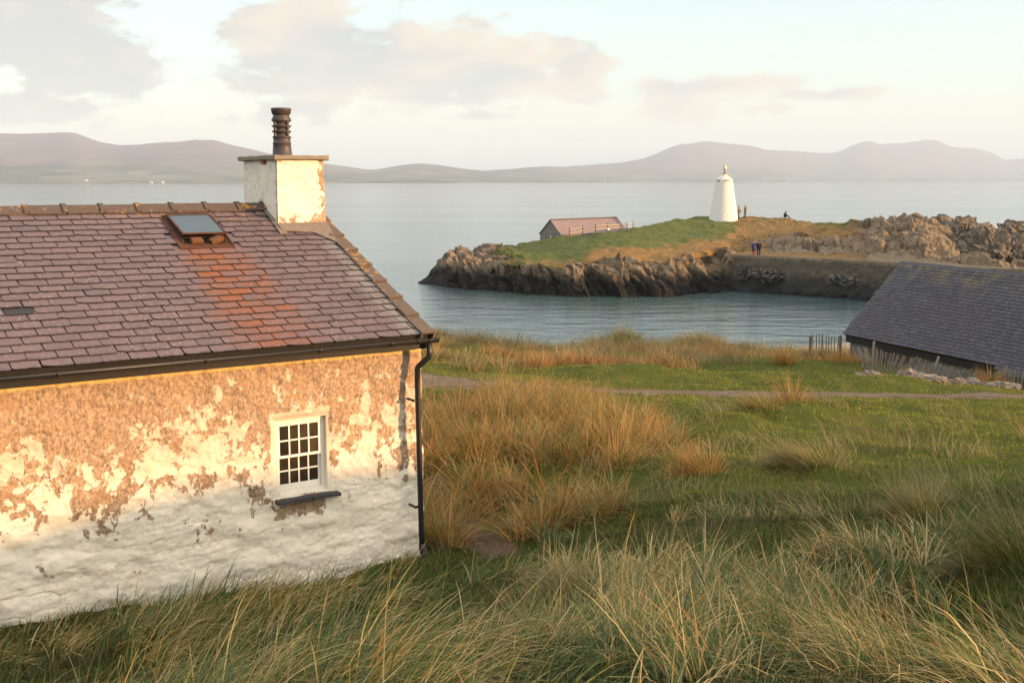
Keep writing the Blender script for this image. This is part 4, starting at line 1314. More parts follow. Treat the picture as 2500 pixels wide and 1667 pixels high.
# ------------------------------------------------------------------ chestnut paling fences
def pale_fence(label, pts, n, hgt, lean, mat, posts):
    root = empty('paling_fence', tuple(pts[0][:2]) + (float(height([pts[0][0]], [pts[0][1]])[0]),))
    tag(root, label, 'fence', 'chestnut paling fences')
    o0 = root.location.copy()
    pts = np.array([p[:2] for p in pts])
    seg = np.concatenate([[0], np.cumsum(np.hypot(*np.diff(pts, axis=0).T))])
    kinds = []
    r = random.Random(len(label))
    for k in range(4):
        mb = MB()
        h = hgt * r.uniform(.94, 1.06)
        w2 = .017 * r.uniform(.8, 1.2)
        ring = lambda z, s_, dx: [(-w2 * s_ + dx, -.012 * s_, z), (w2 * s_ + dx, -.012 * s_, z), (w2 * .7 * s_ + dx, .014 * s_, z), (-w2 * .7 * s_ + dx, .014 * s_, z)]
        rows = [[mb.bm.verts.new(c) for c in ring(*q)] for q in ((-.25, 1, 0), (h * .5, 1, r.uniform(-.012, .012)), (h * .93, .95, r.uniform(-.015, .015)), (h, .45, r.uniform(-.02, .02)))]
        for a, b_ in zip(rows, rows[1:]):
            for q in range(4):
                mb.bm.faces.new((a[q], a[(q + 1) % 4], b_[(q + 1) % 4], b_[q]))
        mb.bm.faces.new(rows[-1])
        o = mb.build('pale', mat, root)
        kinds.append(o.data)
        bpy.data.objects.remove(o)
    tops = []
    for i in range(n):
        u = (i + .5 + r.uniform(-.18, .18)) / n * seg[-1]
        x, y = np.interp(u, seg, pts[:, 0]), np.interp(u, seg, pts[:, 1])
        dx, dy = np.interp(u + .3, seg, pts[:, 0]) - np.interp(u - .3, seg, pts[:, 0]), np.interp(u + .3, seg, pts[:, 1]) - np.interp(u - .3, seg, pts[:, 1])
        z = float(height([x], [y])[0])
        o = link('pale', kinds[r.randrange(4)], root)
        lv = lean(u / seg[-1]) + r.gauss(0, .06)
        a = math.atan2(dy, dx)
        loc = Vector((x, y, z)) - o0
        o.matrix_local = Matrix.Translation(loc) @ Matrix.Rotation(a, 4, 'Z') @ Matrix.Rotation(lv, 4, 'Y') @ Matrix.Rotation(r.gauss(0, .05), 4, 'X') @ Matrix.Rotation(r.uniform(-.5, .5), 4, 'Z')
        tops.append((loc, a, lv))
    for hz_ in (.28, .72):
        mb = MB()
        mb.tube([loc + Vector((math.sin(lv) * hgt * hz_ * math.cos(a), math.sin(lv) * hgt * hz_ * math.sin(a), hgt * hz_ * math.cos(lv))) for loc, a, lv in tops], .006, 5)
        mb.build('wire', M_ironw, root)
    for u, th, hh, lv in posts:
        x, y = np.interp(u * seg[-1], seg, pts[:, 0]), np.interp(u * seg[-1], seg, pts[:, 1])
        z = float(height([x], [y])[0])
        mb = MB()
        mb.tube([(0, 0, -.3), (0.0, 0, hh * .97), (0, 0, hh)], [th, th * .95, th * .8], 8)
        o = mb.build('post', mat, root)
        o.matrix_local = Matrix.Translation(Vector((x, y, z)) - o0) @ Matrix.Rotation(lv, 4, 'Y')


M_pale = simple_mat('grey_chestnut_pale', (0.22, 0.195, 0.155), 0.85, 0.35, 9, 0.2)
M_paled = simple_mat('brown_chestnut_pale', (0.15, 0.115, 0.08), 0.85, 0.35, 9, 0.2)
pale_fence('short run of brown paling fence on the dune at the barn corner', [spot(1977, 862, 45.5), spot(2052, 868, 43.5)], 12, .95, lambda u: .10 - .16 * u, M_paled, ((0.0, .055, .95, 0), (1.0, .05, 1.02, -.03)))
pale_fence('long leaning grey paling fence in grass below the barn eaves', [spot(2105, 876, 38.2), spot(2170, 896, 37), spot(2260, 915, 35.6), spot(2360, 930, 34.6), spot(2440, 938, 33.8), spot(2530, 950, 32.4)], 66, .80,
           lambda u: -.45 + 1.1 * u / .3 if u < .3 else (.42 if u < .75 else .12), M_pale, ((.08, .05, 1.0, 0), (.45, .045, .95, .25), (.8, .045, .9, .1)))

# ------------------------------------------------------------------ rocks
def blocks(p, seed=0):
    """Cell noise with one height per cell: fractured, stepped rock."""
    p = np.asarray(p, dtype=np.float64)
    i0 = np.floor(p).astype(np.int64)
    best = np.full(len(p), 1e9)
    second = np.full(len(p), 1e9)
    val = np.zeros(len(p))
    for dx in (-1, 0, 1):
        for dy in (-1, 0, 1):
            for dz in (-1, 0, 1):
                ix, iy, iz = i0[:, 0] + dx, i0[:, 1] + dy, i0[:, 2] + dz
                c = np.stack([ix + _hash(ix, iy, iz, seed), iy + _hash(ix, iy, iz, seed + 1), iz + _hash(ix, iy, iz, seed + 2)], -1)
                v = p - c
                d = (v ** 2).sum(1)
                h = _hash(ix, iy, iz, seed + 3)
                tilt = v[:, 0] * (_hash(ix, iy, iz, seed + 4) - .5) * 1.2 + v[:, 2] * (_hash(ix, iy, iz, seed + 5) - .5) * 1.2
                m = d < best
                second = np.where(m, best, np.minimum(second, d))
                val = np.where(m, h + tilt, val)
                best = np.where(m, d, best)
    gap = np.sqrt(second) - np.sqrt(best)
    return val - .5, gap


def rock_mesh(name, size, seed, mat, sub=4, rough=.35, attrs=True, freq=1.0):
    bm = bmesh.new()
    bmesh.ops.create_icosphere(bm, subdivisions=sub, radius=1)
    co = np.array([v.co[:] for v in bm.verts])
    fc = np.array([[v.index for v in f.verts] for f in bm.faces])
    bm.free()
    n = co.copy()
    q = co * np.array(size) / max(size) * 2.2 * freq
    bv, bg2 = blocks(q * 1.25 + seed, seed)
    bv2, bg3 = blocks(q * 3.3 + seed, seed + 9)
    d = (ridged(q + seed * 3.7, 4, .5, seed) - .6) * rough * .7 + (vnoise(q * .8 + seed, seed + 2) - .5) * rough * 1.2 + bv * rough * .9 + bv2 * rough * .4 - sstep(bg2, .1, 0) * rough * .25
    co = (co + n * d[:, None]) * np.array(size)
    return mesh_np(name, co, fc, mat, False, attrs={'rock': np.ones(len(co)), 'tan': np.zeros(len(co))} if attrs else None)


M_boulder, N, b = new_mat('lichened_boulder')
pp = N.pos()
f = N.noise(pp, 5, 8, 0.68)
c = N.mix(f, (0.10, 0.088, 0.075), (0.30, 0.25, 0.20))
c = N.mix(N.math('MULTIPLY', N.step(N.noise(pp, 9, 7, 0.7), 0.54, 0.63), 0.5), c, (0.36, 0.32, 0.27))
c = N.mix(N.math('MULTIPLY', N.step(N.noise(pp, 3, 6, 0.65), 0.58, 0.66), 0.6), c, (0.40, 0.20, 0.05))
setin(N, b, base=c, rough=.9, spec=.2, normal=N.bump(N.noise(pp, 14, 7, .7), .8, .04))
for i, (px, py, D, s, lab) in enumerate(((2130, 922, 32.6, (.55, .35, .3), 'grey rock at the left end of the outcrop beside the path'),
                                         (2160, 930, 32.0, (.42, .3, .24), 'dark grey rock just above the shaded grassy hump'),
                                         (2222, 918, 32.6, (.5, .35, .42), 'tallest rock of the outcrop with orange sunlit top'),
                                         (2248, 934, 31.4, (.6, .38, .26), 'pale lichened rock in front of the orange topped rock'),
                                         (2285, 940, 31.0, (.3, .22, .18), 'small sunlit rock at the right end of the grassy hump'),
                                         (2318, 932, 32.2, (.36, .26, .22), 'ribbed brown rock left of the two long pale boulders'),
                                         (2345, 933, 32.0, (.24, .2, .2), 'small pinkish rock beside the ribbed brown rock'),
                                         (2340, 926, 32.8, (.34, .28, .24), 'rounded grey boulder touching the longest pale boulder'),
                                         (2378, 928, 32.6, (.66, .32, .27), 'longest pale ribbed boulder in front of the paling fence'),
                                         (2450, 943, 31.4, (.5, .3, .18), 'low flat grey rock at the right end of the path'))):
    p = spot(px, py, D)
    o = link('boulder', rock_mesh('boulder', tuple(q * .92 for q in s), 40 + i, M_boulder, 4, .3, False, 1.3), None, (p.x, p.y, float(height([p.x], [p.y])[0]) + s[2] * .12))
    o.rotation_euler = (random.uniform(-.2, .2), random.uniform(-.2, .2), random.uniform(-.4, .4))
    tag(o, lab, 'rock', 'rocks beside the path')

# ------------------------------------------------------------------ the island: cliffs, turf slope and crags, built from profiles
# columns: bearing (photo px), base y-distance, base z, cliff top (distance, z), shoulder, crest (distance, z), rockiness of the top 0..1
PIER = np.array([(25.3, 125.7), (36.0, 117.3), (47.5, 104.0), (62.0, 86.0)])


def pier_dist(px):
    k = (px - 1250) / 2700
    # intersection of bearing with the pier line (ignoring the small pitch factor)
    for a, b_ in zip(PIER, PIER[1:]):
        ka, kb = a[0] / a[1], b_[0] / b_[1]
        if ka <= k * 0.99 <= kb or b_ is PIER[-1]:
            f = (k * 0.99 - ka) / (kb - ka)
            return a[1] + (b_[1] - a[1]) * f
    return PIER[0][1]


def zat(py, D):
    d = direction(1250, py)
    return EYE + d.z / d.y * D


cols = []
for (px, pb, ct, st, cr, rk) in (
        (1022, 692, (690, 134), None, (689, 134.6), 1), (1045, 694, (681, 133), None, (677, 135), 1), (1065, 696, (672, 132), None, (655, 136), 1), (1100, 703, (650, 131), None, (623, 139), 1), (1140, 708, (640, 130), None, (604, 142), .9),
        (1200, 713, (640, 126), None, (599, 146), .62), (1260, 716, (645, 123.5), (625, 128), (599, 149), .3), (1300, 719, (650, 122), (622, 130), (588, 151), 0), (1370, 722, (655, 121), (620, 128), (577, 145), 0),
        (1450, 724, (640, 121), (610, 128), (571, 142), 0), (1520, 725, (628, 122.5), (600, 129), (562, 144), 0), (1600, 724, (640, 121.5), (605, 130), (546, 150), 0), (1640, 722, (636, 122.5), (605, 131), (537, 154), 0),
        (1700, 719, (618, 125), (590, 134), (530, 159), 0), (1765, 714, (607, 128), (580, 138), (527.5, 160), 0)):
    d0 = EYE / -(direction(1250, pb).z / direction(1250, pb).y)
    prof = [(d0 - .9, -1.0), (d0, 0), (d0 + (ct[1] - d0) * .45, zat(*ct) * .62), (ct[1], zat(*ct))]
    if st:
        prof.append((st[1], zat(*st)))
    prof += [(cr[1], zat(*cr)), (cr[1] + 4, zat(*cr) - .35 - rk * .6), (cr[1] + 16, -1.0)]
    cols.append((px, prof, rk, 3 if px > 1040 else 2))
for (px, mid, sh, cr, rk) in ((1800, (610, 131), (572, 143), (530, 160), 0), (1850, (600, 131), (570, 143), (531, 158), 0), (1925, (600, 129), (570, 140), (534, 155), .05), (1980, (605, 126.5), (575, 136), (546, 150), .3), (2040, (600, 124.5), (572, 133), (550, 146), .35),
                              (2100, (605, 122.5), (572, 131), (545, 143), .55), (2140, (600, 121), (570, 128), (541, 141), .9), (2190, (605, 119), (570, 125), (535, 137), 1.0), (2235, (610, 117), (570, 122), (532, 134), 1.0), (2270, (622, 115), (585, 121), (547, 132), 1.0), (2305, (632, 113), (605, 120), (576, 129), 1.0),
                              (2350, (640, 111), (625, 118), (612, 125), 1.0), (2390, (648, 110), (640, 116), (634, 122), 1.0), (2450, (658, 107), (654, 112), (652, 118), 1.0), (2560, (672, 102), (668, 106), (664, 112), 1.0)):
    D = pier_dist(px)
    prof = [(D + .3, -1.0), (D + .5, 2.4), (D + .6, 3.82), (D + 2.6, 3.9), (mid[1] + 1, zat(*mid)), (sh[1], zat(*sh)), (cr[1], zat(*cr)), (cr[1] + 4, zat(*cr) - .5), (cr[1] + 16, -1.0)]
    cols.append((px, prof, rk, 0))
NI, NJ = 620, 230
ipx = np.linspace(1022, 2560, NI)
U = np.linspace(0, 1, 9)
keyp = []
for px, prof, rk, cn in cols:
    prof = np.array(prof)
    # every column gets nine knots so that neighbours blend knot to knot
    if len(prof) < 9:
        if len(prof) == 7:
            prof = np.insert(prof, 4, (prof[3] + prof[4]) / 2, axis=0)
        prof = np.insert(prof, 3, (prof[2] + prof[3]) / 2, axis=0)
    keyp.append(prof)
keyp = np.array(keyp)
kpx = np.array([c_[0] for c_ in cols], float)
krk = np.array([c_[2] for c_ in cols], float)
kn = np.stack([np.stack([np.interp(ipx, kpx, keyp[:, j, q]) for q in (0, 1)], -1) for j in range(9)], 1)
jr = np.interp(np.linspace(0, 1, NJ), [0, .04, .30, .50, .60, .75, .92, .96, 1], np.arange(9))
j0 = np.clip(jr.astype(int), 0, 7)
fr = jr - j0
prof = kn[:, j0] * (1 - fr)[None, :, None] + kn[:, j0 + 1] * fr[None, :, None]
Dm, Zm = prof[..., 0], prof[..., 1]
bear = (ipx - 1250) / 2700
X = bear[:, None] * (Dm * math.cos(PITCH) - (Zm - EYE) * math.sin(PITCH))
P = np.stack([X, Dm, Zm], -1)
jn = np.broadcast_to(jr, (NI, NJ))
pxm = np.broadcast_to(ipx[:, None], (NI, NJ))
rkv = np.broadcast_to(np.interp(ipx, kpx, krk)[:, None], (NI, NJ))
left = sstep(pxm, 1815, 1775)
# cliff part of the left island; crags on the right
cl = left * sstep(jn, 4.15, 3.75) + (1 - left) * np.maximum(sstep(jn, 3.1, 3.5) * sstep(jn, 5.3, 4.3) * (.42 + .5 * sstep(pxm, 1860, 1900) * sstep(pxm, 2110, 2070)), .25 * sstep(jn, 5.0, 6.0))
rock = np.clip(np.maximum(cl, rkv * sstep(jn, 9.5, 7.5)), 0, 1)
tanv = np.clip(left * sstep(jn, 5.6, 4.2) * sstep(pxm, 1360, 1470) + (1 - left) * (.62 * sstep(jn, 6.6, 5.4) + .16), 0, 1)
tanv = np.maximum(tanv, left * sstep(jn, 5.2, 4.3) * .45)
Pf = P.reshape(-1, 3)
tx = np.gradient(P, axis=0)
ty = np.gradient(P, axis=1)
nr = np.cross(tx, ty).reshape(-1, 3)
nr /= np.linalg.norm(nr, axis=1, keepdims=True) + 1e-9
nr[nr[:, 1] > 0.5] *= 1
flip = (nr[:, 2] < 0) & (np.abs(nr[:, 2]) > .2)
nr[flip] *= -1
rf = rock.ravel()
# strata: steeply tilted slabs, then broken rock
qs = Pf @ np.array([[1.0, .25, .0], [-.2, 1.0, .0], [.55, .1, .45]])
big = ridged(qs / np.array([3.4, 5.0, 7.0]), 4, .5, 71) - .58
mid_ = ridged(qs / np.array([1.1, 1.6, 2.6]), 4, .55, 77) - .58
fine = fbm(Pf / .42, 3, .6, 83) - .5
crack = (1 - np.abs(2 * vnoise(qs / np.array([2.3, 3.6, 9.0]) + 5.3, 97) - 1)) ** 9
crack2 = (1 - np.abs(2 * vnoise(qs / np.array([.9, 1.3, 4.0]) + 2.7, 98) - 1)) ** 8
wq = qs + (np.stack([vnoise(qs / 1.6, 61), vnoise(qs / 1.6, 62), vnoise(qs / 1.6, 63)], -1) - .5) * 1.1
b1, g1 = blocks(wq / np.array([2.1, 3.4, 9.0]), 100)
b2, g2 = blocks(wq / np.array([.75, 1.2, 4.2]), 120)
disp = (.25 + .75 * sstep(pxm.ravel(), 1050, 1135)) * rf * (big * 2.2 + b1 * 1.5 + b2 * .55 + mid_ * .8 + fine * .35 - crack * 1.3 - sstep(g1, .08, 0) * .30) * (.72 + .28 * left.ravel())
disp += (1 - rf) * ((fbm(Pf / 3.0, 3, .5, 87) - .5) * .7 + (fbm(Pf / .8, 3, .6, 89) - .5) * .30)
edge_fade = sstep(jn.ravel(), 8.0, 7.2) * sstep(jn.ravel(), 0.3, 1.2)
keep_pier = 1 - (1 - left.ravel()) * sstep(jn.ravel(), 3.9, 3.2)
Pf = Pf + nr * (disp * (0.25 + .75 * edge_fade) * keep_pier)[:, None]
isl = link('island', mesh_np('island', Pf, grid_faces(NI, NJ), M_isl, False, attrs={'rock': rf, 'tan': tanv.ravel()}))
tag(isl, 'rocky islet with dark cliffs, green turf top and sunlit crags', 'island', kind='structure')
from mathutils.bvhtree import BVHTree
isl_bvh = BVHTree.FromPolygons([Vector(p) for p in Pf], grid_faces(NI, NJ).tolist())


def on_island(x, y):
    h = isl_bvh.ray_cast(Vector((x, y, 60)), Vector((0, 0, -1)))
    return h[0].z if h[0] else 0.0


def on_view(px, py, dflt):
    h = isl_bvh.ray_cast(Vector((0, 0, EYE)), direction(px, py))
    return h[0] if h[0] else spot(px, py, dflt)


for i, (px, py, D, s, lab) in enumerate(((2345, 575, 150, (7.0, 6.0, 4.2), 'brown rounded crag behind the tall sunlit cliff'),
                                         (2450, 625, 128, (5.2, 4.5, 4.6), 'ribbed dark crag above the pier wall by the right edge'),
                                         (2515, 575, 172, (6.0, 5.0, 3.4), 'farthest dark crag standing in the sea at the right edge'))):
    p = spot(px, py, D)
    zc = {0: 2.2, 1: 1.6, 2: 2.2}[i]
    o = link('crag', rock_mesh('crag', s, 60 + i, M_isl, 6, .34, True, 1.5), None, (p.x, p.y, zc))
    tag(o, lab, 'crag', 'crags at the right end of the islet')

# pier wall with weedy foot
pts = np.array([(24.6, 126.6)] + [tuple(p) for p in PIER])
seg = np.concatenate([[0], np.cumsum(np.hypot(*np.diff(pts, axis=0).T))])
nu, nvv = 420, 60
u = np.linspace(0, seg[-1], nu)
cx, cy = np.interp(u, seg, pts[:, 0]), np.interp(u, seg, pts[:, 1])
tx, ty = np.gradient(cx), np.gradient(cy)
L_ = np.hypot(tx, ty)
nx, ny = ty / L_, -tx / L_
if (nx * -cx + ny * -cy).mean() < 0:
    nx, ny = -nx, -ny
fz = np.linspace(-1, 1.0, 44)
topz = np.interp(u, [0, seg[-1]], [4.0, 4.12]) + (fbm(p3(u / 1.7, 0.), 3, .6, 3) - .5) * .22
Vp = []
for k, f in enumerate(fz):
    z = np.where(f < 0, f * 1.0, f * topz)
    out = .62 * (1 - max(f, 0)) + .55 + sstep(f * 4, 1.6, 0.2) * .5
    Vp.append(np.stack([cx + nx * out, cy + ny * out, np.broadcast_to(z, u.shape)], -1))
Vp.append(np.stack([cx + nx * .30, cy + ny * .30, topz + .02], -1))
Vp.append(np.stack([cx - nx * .9, cy - ny * .9, topz - .05], -1))
Vp = np.array(Vp).transpose(1, 0, 2)
sh_ = Vp.shape
Vf = Vp.reshape(-1, 3)
zz = Vf[:, 2]
dd = (fbm(Vf / np.array([.7, .7, .4]), 3, .55, 91) - .5) * .34 + (ridged(Vf / 2.2, 4, .55, 93) - .5) * 1.5 * sstep(zz, 2.2, .4)
Vf = Vf + np.stack([np.repeat(nx, sh_[1]), np.repeat(ny, sh_[1]), np.zeros(len(Vf))], -1) * dd[:, None]
o = link('pier_wall', mesh_np('pier_wall', Vf, grid_faces(nu, sh_[1]), M_pier, True))
tag(o, 'long dark stone pier wall with weed at its foot', 'pier')
M_barn_, N, b = new_mat('barnacled_rock')
pp = N.pos()
setin(N, b, base=N.mix(N.step(N.noise(pp, 3.0, 8, .72), .47, .58), (0.02, 0.02, 0.02), (0.13, 0.122, 0.11)), rough=.85, spec=.2, normal=N.bump(N.noise(pp, 5, 6, .7), .8, .1))
for i, (px, py, D, s, lab) in enumerate(((1868, 672, 121.2, (1.6, .9, .7), 'whitish barnacled rock at the foot of the pier, left of two'), (2052, 685, 113.6, (1.5, .9, .6), 'whitish barnacled rock at the foot of the pier nearer the barn'),
                                         (1815, 668, 123.6, (.7, .6, .8), 'small whitish rock where the pier meets the cliff'))):
    p = spot(px, py, D)
    o = link('barnacled_rock', rock_mesh('barnacled_rock', s, 80 + i, M_barn_, 4, .4, False, 1.6), None, p)
    tag(o, lab, 'rock', 'barnacled rocks under the pier')

# ------------------------------------------------------------------ white tower
M_tower, N, b = new_mat('whitewashed_rubble')
oc = N.n('ShaderNodeTexCoord').outputs['Object']
z = N.sep(oc)[2]
c = N.mix(N.noise(oc, 2.5, 5, .6), (0.55, 0.55, 0.53), (0.66, 0.65, 0.63))
c = N.mix(N.math('MULTIPLY', N.step(N.noise(oc, 5, 5, .6), .56, .7), .35), c, (0.50, 0.44, 0.36))
c = N.mix(N.math('MULTIPLY', N.math('MULTIPLY', N.step(z, 5.2, 5.55), N.step(z, 5.75, 5.6)), N.step(N.noise(oc, 4, 4), .45, .55)), c, (0.2, 0.18, 0.15))
c = N.mix(N.math('MULTIPLY', N.step(z, 5.75, 6.4), N.step(N.noise(oc, 3, 5), .42, .6)), c, (0.50, 0.29, 0.12))
setin(N, b, base=c, rough=.85, spec=.2, normal=N.bump(N.voronoi(oc, 4.5), .8, .07))
tp = spot(1766, 527.5, 157)
tower = empty('tower', (tp.x, tp.y, on_island(tp.x, tp.y) - .05), R(-11))
tag(tower, 'white tapering stone tower with a conical top on the islet', 'tower')
tb = MB()
tb.lathe([(2.12, -.5), (2.04, 0), (1.86, 1.2), (1.64, 2.6), (1.41, 4.0), (1.20, 5.35), (1.17, 5.62)], 48)
o = tb.build('tower_wall', M_tower, tower, True)
tb = MB()
tb.lathe([(1.175, 5.60), (1.18, 5.64), (1.05, 5.76), (.72, 6.06), (.24, 6.44), (.18, 6.5)], 40)
tb.build('conical_roof', M_tower, tower, True)
M_door = simple_mat('cream_painted_door', (0.66, 0.58, 0.50), .6, .08, 6, .1)
da = R(-62)
Md = Matrix.Rotation(da, 4, 'Z') @ Matrix.Translation((1.90, 0, 0)) @ Matrix.Rotation(R(-8.0), 4, 'Y')
MB().box((-.22, -.44, -.1), (.05, .44, 1.95), Md).build('door_frame', M_white, tower)
dr = MB()
dr.box((.05, -.34, 0), (.07, .34, 1.85), Md)
dr.build('door', M_door, tower)
tb = MB()
tb.lathe([(.20, 6.48), (.26, 6.53), (.26, 6.57), (.12, 6.62)], 20)
tb.tube([(0, 0, 6.6), (0, 0, 7.15)], .075, 10)
tb.build('lamp_mast', M_lead, tower, True)
M_lamp = simple_mat('weathered_lamp_panel', (0.62, 0.55, 0.45), .6, .3, 5, .1)
for a, t_ in ((R(200), .18), (R(-40), .34), (R(-75), -.1)):
    Ml = Matrix.Translation((.17 * math.cos(a), .17 * math.sin(a), 7.45)) @ Matrix.Rotation(a, 4, 'Z') @ Matrix.Rotation(-t_, 4, 'Y')
    MB().box((-.03, -.17, -.30), (.03, .17, .30), Ml, bevel=.01).build('lamp_panel', M_lamp, tower)
tb = MB()
tb.lathe([(.07, 7.1), (.09, 7.3), (.09, 7.7), (.04, 7.86)], 14)
tb.build('lamp', M_post, tower, True)
tb = MB()
for a in (R(-5), R(-32)):
    tb.tube([(.75 * math.cos(a), .75 * math.sin(a), 6.0), (.75 * math.cos(a), .75 * math.sin(a), 6.75)], .018, 6)
tb.tube([(.75 * math.cos(R(-5)), .75 * math.sin(R(-5)), 6.74), (.75 * math.cos(R(-32)), .75 * math.sin(R(-32)), 6.74)], .016, 6)
tb.build('handrail', M_lamp, tower)

# ------------------------------------------------------------------ boathouse on the islet
bz = 4.05
bh = empty('boathouse', (5.24, 151.5, bz), PI / 4)
tag(bh, 'small stone boathouse with mauve slate roof on the left of the islet', 'boathouse')
M_ibroof, N, b = new_mat('mauve_roof_slates')
oc = N.n('ShaderNodeTexCoord').outputs['Object']
br = N.n('ShaderNodeTexBrick', {'Vector': N.vmul(oc, (1, 1.0, 1)), 'Color1': (0.15, 0.112, 0.118, 1), 'Color2': (0.195, 0.146, 0.146, 1), 'Mortar': (0.09, 0.07, 0.07, 1), 'Scale': 1.0, 'Mortar Size': .012, 'Brick Width': .34, 'Row Height': .19}).outputs[0]
setin(N, b, base=N.mix(N.math('MULTIPLY', N.step(N.noise(oc, .5, 5, .6), .45, .65), .5), br, (0.17, 0.14, 0.155)), rough=.65, spec=.3, normal=N.bump(N.noise(oc, 6, 4), .3, .03))
LB, HW, EH, RH = 14.2, 2.0, 1.02, 2.97
w_ = MB()
w_.prism([(0, -HW + .06, -1.5), (0, HW - .06, -1.5), (0, HW - .06, EH - .04), (0, 0, RH - .08), (0, -HW + .06, EH - .04)], (LB - .1, 0, 0))
w_.build('wall', M_ibstone, bh)
rl = math.hypot(HW, RH - EH)
ra = math.atan2(RH - EH, HW)
for sgn in (-1, 1):
    rm = Matrix.Translation((0, 0, RH)) @ (Matrix.Identity(4) if sgn < 0 else Matrix.Translation((LB - .2, 0, 0)) @ Matrix.Rotation(PI, 4, 'Z')) @ Matrix.Rotation(ra, 4, 'X')
    me = MB().box((-.10, -rl - .08, -.06), (LB - .05, 0, .03)).build('roof_slope', M_ibroof, bh)
    me.matrix_local = rm
for k in range(31):
    MB().prism([(k * .455 - .1, -.16, RH - .07), (k * .455 - .1, 0, RH + .09), (k * .455 - .1, .16, RH - .07)], (.43, 0, 0)).build('ridge_tile', M_post, bh)
ar = MB()
n_ = 14
for k in range(n_):
    a0, a1 = PI * k / n_, PI * (k + 1) / n_
    ar.prism([(-.03, 1.05 * math.cos(a0), .02 + .42 * math.sin(a0)), (-.03, 1.05 * math.cos(a1), .02 + .42 * math.sin(a1)), (-.03, 1.28 * math.cos(a1), .02 + .62 * math.sin(a1)), (-.03, 1.28 * math.cos(a0), .02 + .62 * math.sin(a0))], (.06, 0, 0))
ar.build('brick_arch', M_clay, bh)
ar = MB()
ar.prism([(-.012, 1.04 * math.cos(PI * k / 12), .01 + .41 * math.sin(PI * k / 12)) for k in range(13)] + [(-.012, -1.04, -1.3), (-.012, 1.04, -1.3)], (.03, 0, 0))
ar.build('arch_opening', M_dark, bh)
MB().box((-.06, -.12, .50), (-.03, -.02, .82)).build('plaque', M_signw, bh)

# rail fence on the crest, with a notice board
fpts = [on_view(px, py, D) for px, py, D in ((1390.5, 576, 140), (1422.5, 569, 141), (1454, 566, 141), (1483, 563, 142), (1514, 560, 143), (1530.5, 558, 143), (1545, 557.5, 143))]
rf_ = empty('rail_fence', fpts[0])
tag(rf_, 'wooden post and rail fence with a missing top rail before the boathouse', 'fence')
tops = []
for i, p in enumerate(fpts):
    h_ = (1.0, .95, 1.0, .98, .72, .78, .92)[i]
    q = p - rf_.location
    MB().box((q.x - .06, q.y - .06, q.z - .4), (q.x + .06, q.y + .06, q.z + h_)).build('post', M_post, rf_)
    tops.append(q)
for i in range(6):
    a, b_ = tops[i], tops[i + 1]
    for fr_ in (.34, .80):
        if fr_ > .5 and i == 1:
            continue
        hz_ = fr_ * .95 * (1 if i < 3 else .85)
        MB().tube([a + Vector((.0, -.09, hz_)), (a + b_) / 2 + Vector((0, -.09, hz_ - .03)), b_ + Vector((0, -.09, hz_ - .02))], .055, 6).build('rail', M_rail, rf_)
p = fpts[3] + Vector((.12, -.4, 0))
nb = empty('notice_board', p)
tag(nb, 'small white notice board at the foot of the rail fence', 'notice board')
MB().box((-.04, -.04, -.3), (.04, .04, .12)).build('stake', M_post, nb)
MB().box((-.16, -.07, .06), (.16, -.045, .30), bevel=.005).build('board', M_signw, nb)

# ------------------------------------------------------------------ people
def cloth_mat(name, col):
    return simple_mat(name, col, .85, .2, 12, .15, .15)


M_skin = cloth_mat('skin', (0.45, 0.27, 0.19))


def skin_body(name, joints, edges, radii, mat, parent, sub=1, root=0):
    me = bpy.data.meshes.new(name)
    me.from_pydata(joints, edges, [])
    o = bpy.data.objects.new(name, me)
    COL.objects.link(o)
    md = o.modifiers.new('skin', 'SKIN')
    for i, r_ in enumerate(radii):
        me.skin_vertices[0].data[i].radius = (r_, r_) if not isinstance(r_, tuple) else r_
    me.skin_vertices[0].data[root].use_root = True
    s = o.modifiers.new('sub', 'SUBSURF')
    s.levels = s.render_levels = sub
    dg = bpy.context.evaluated_depsgraph_get()
    m2 = bpy.data.meshes.new_from_object(o.evaluated_get(dg))
    bpy.data.objects.remove(o)
    m2.materials.clear()
    m2.materials.append(mat)
    for p_ in m2.polygons:
        p_.use_smooth = True
    return link(name, m2, parent)


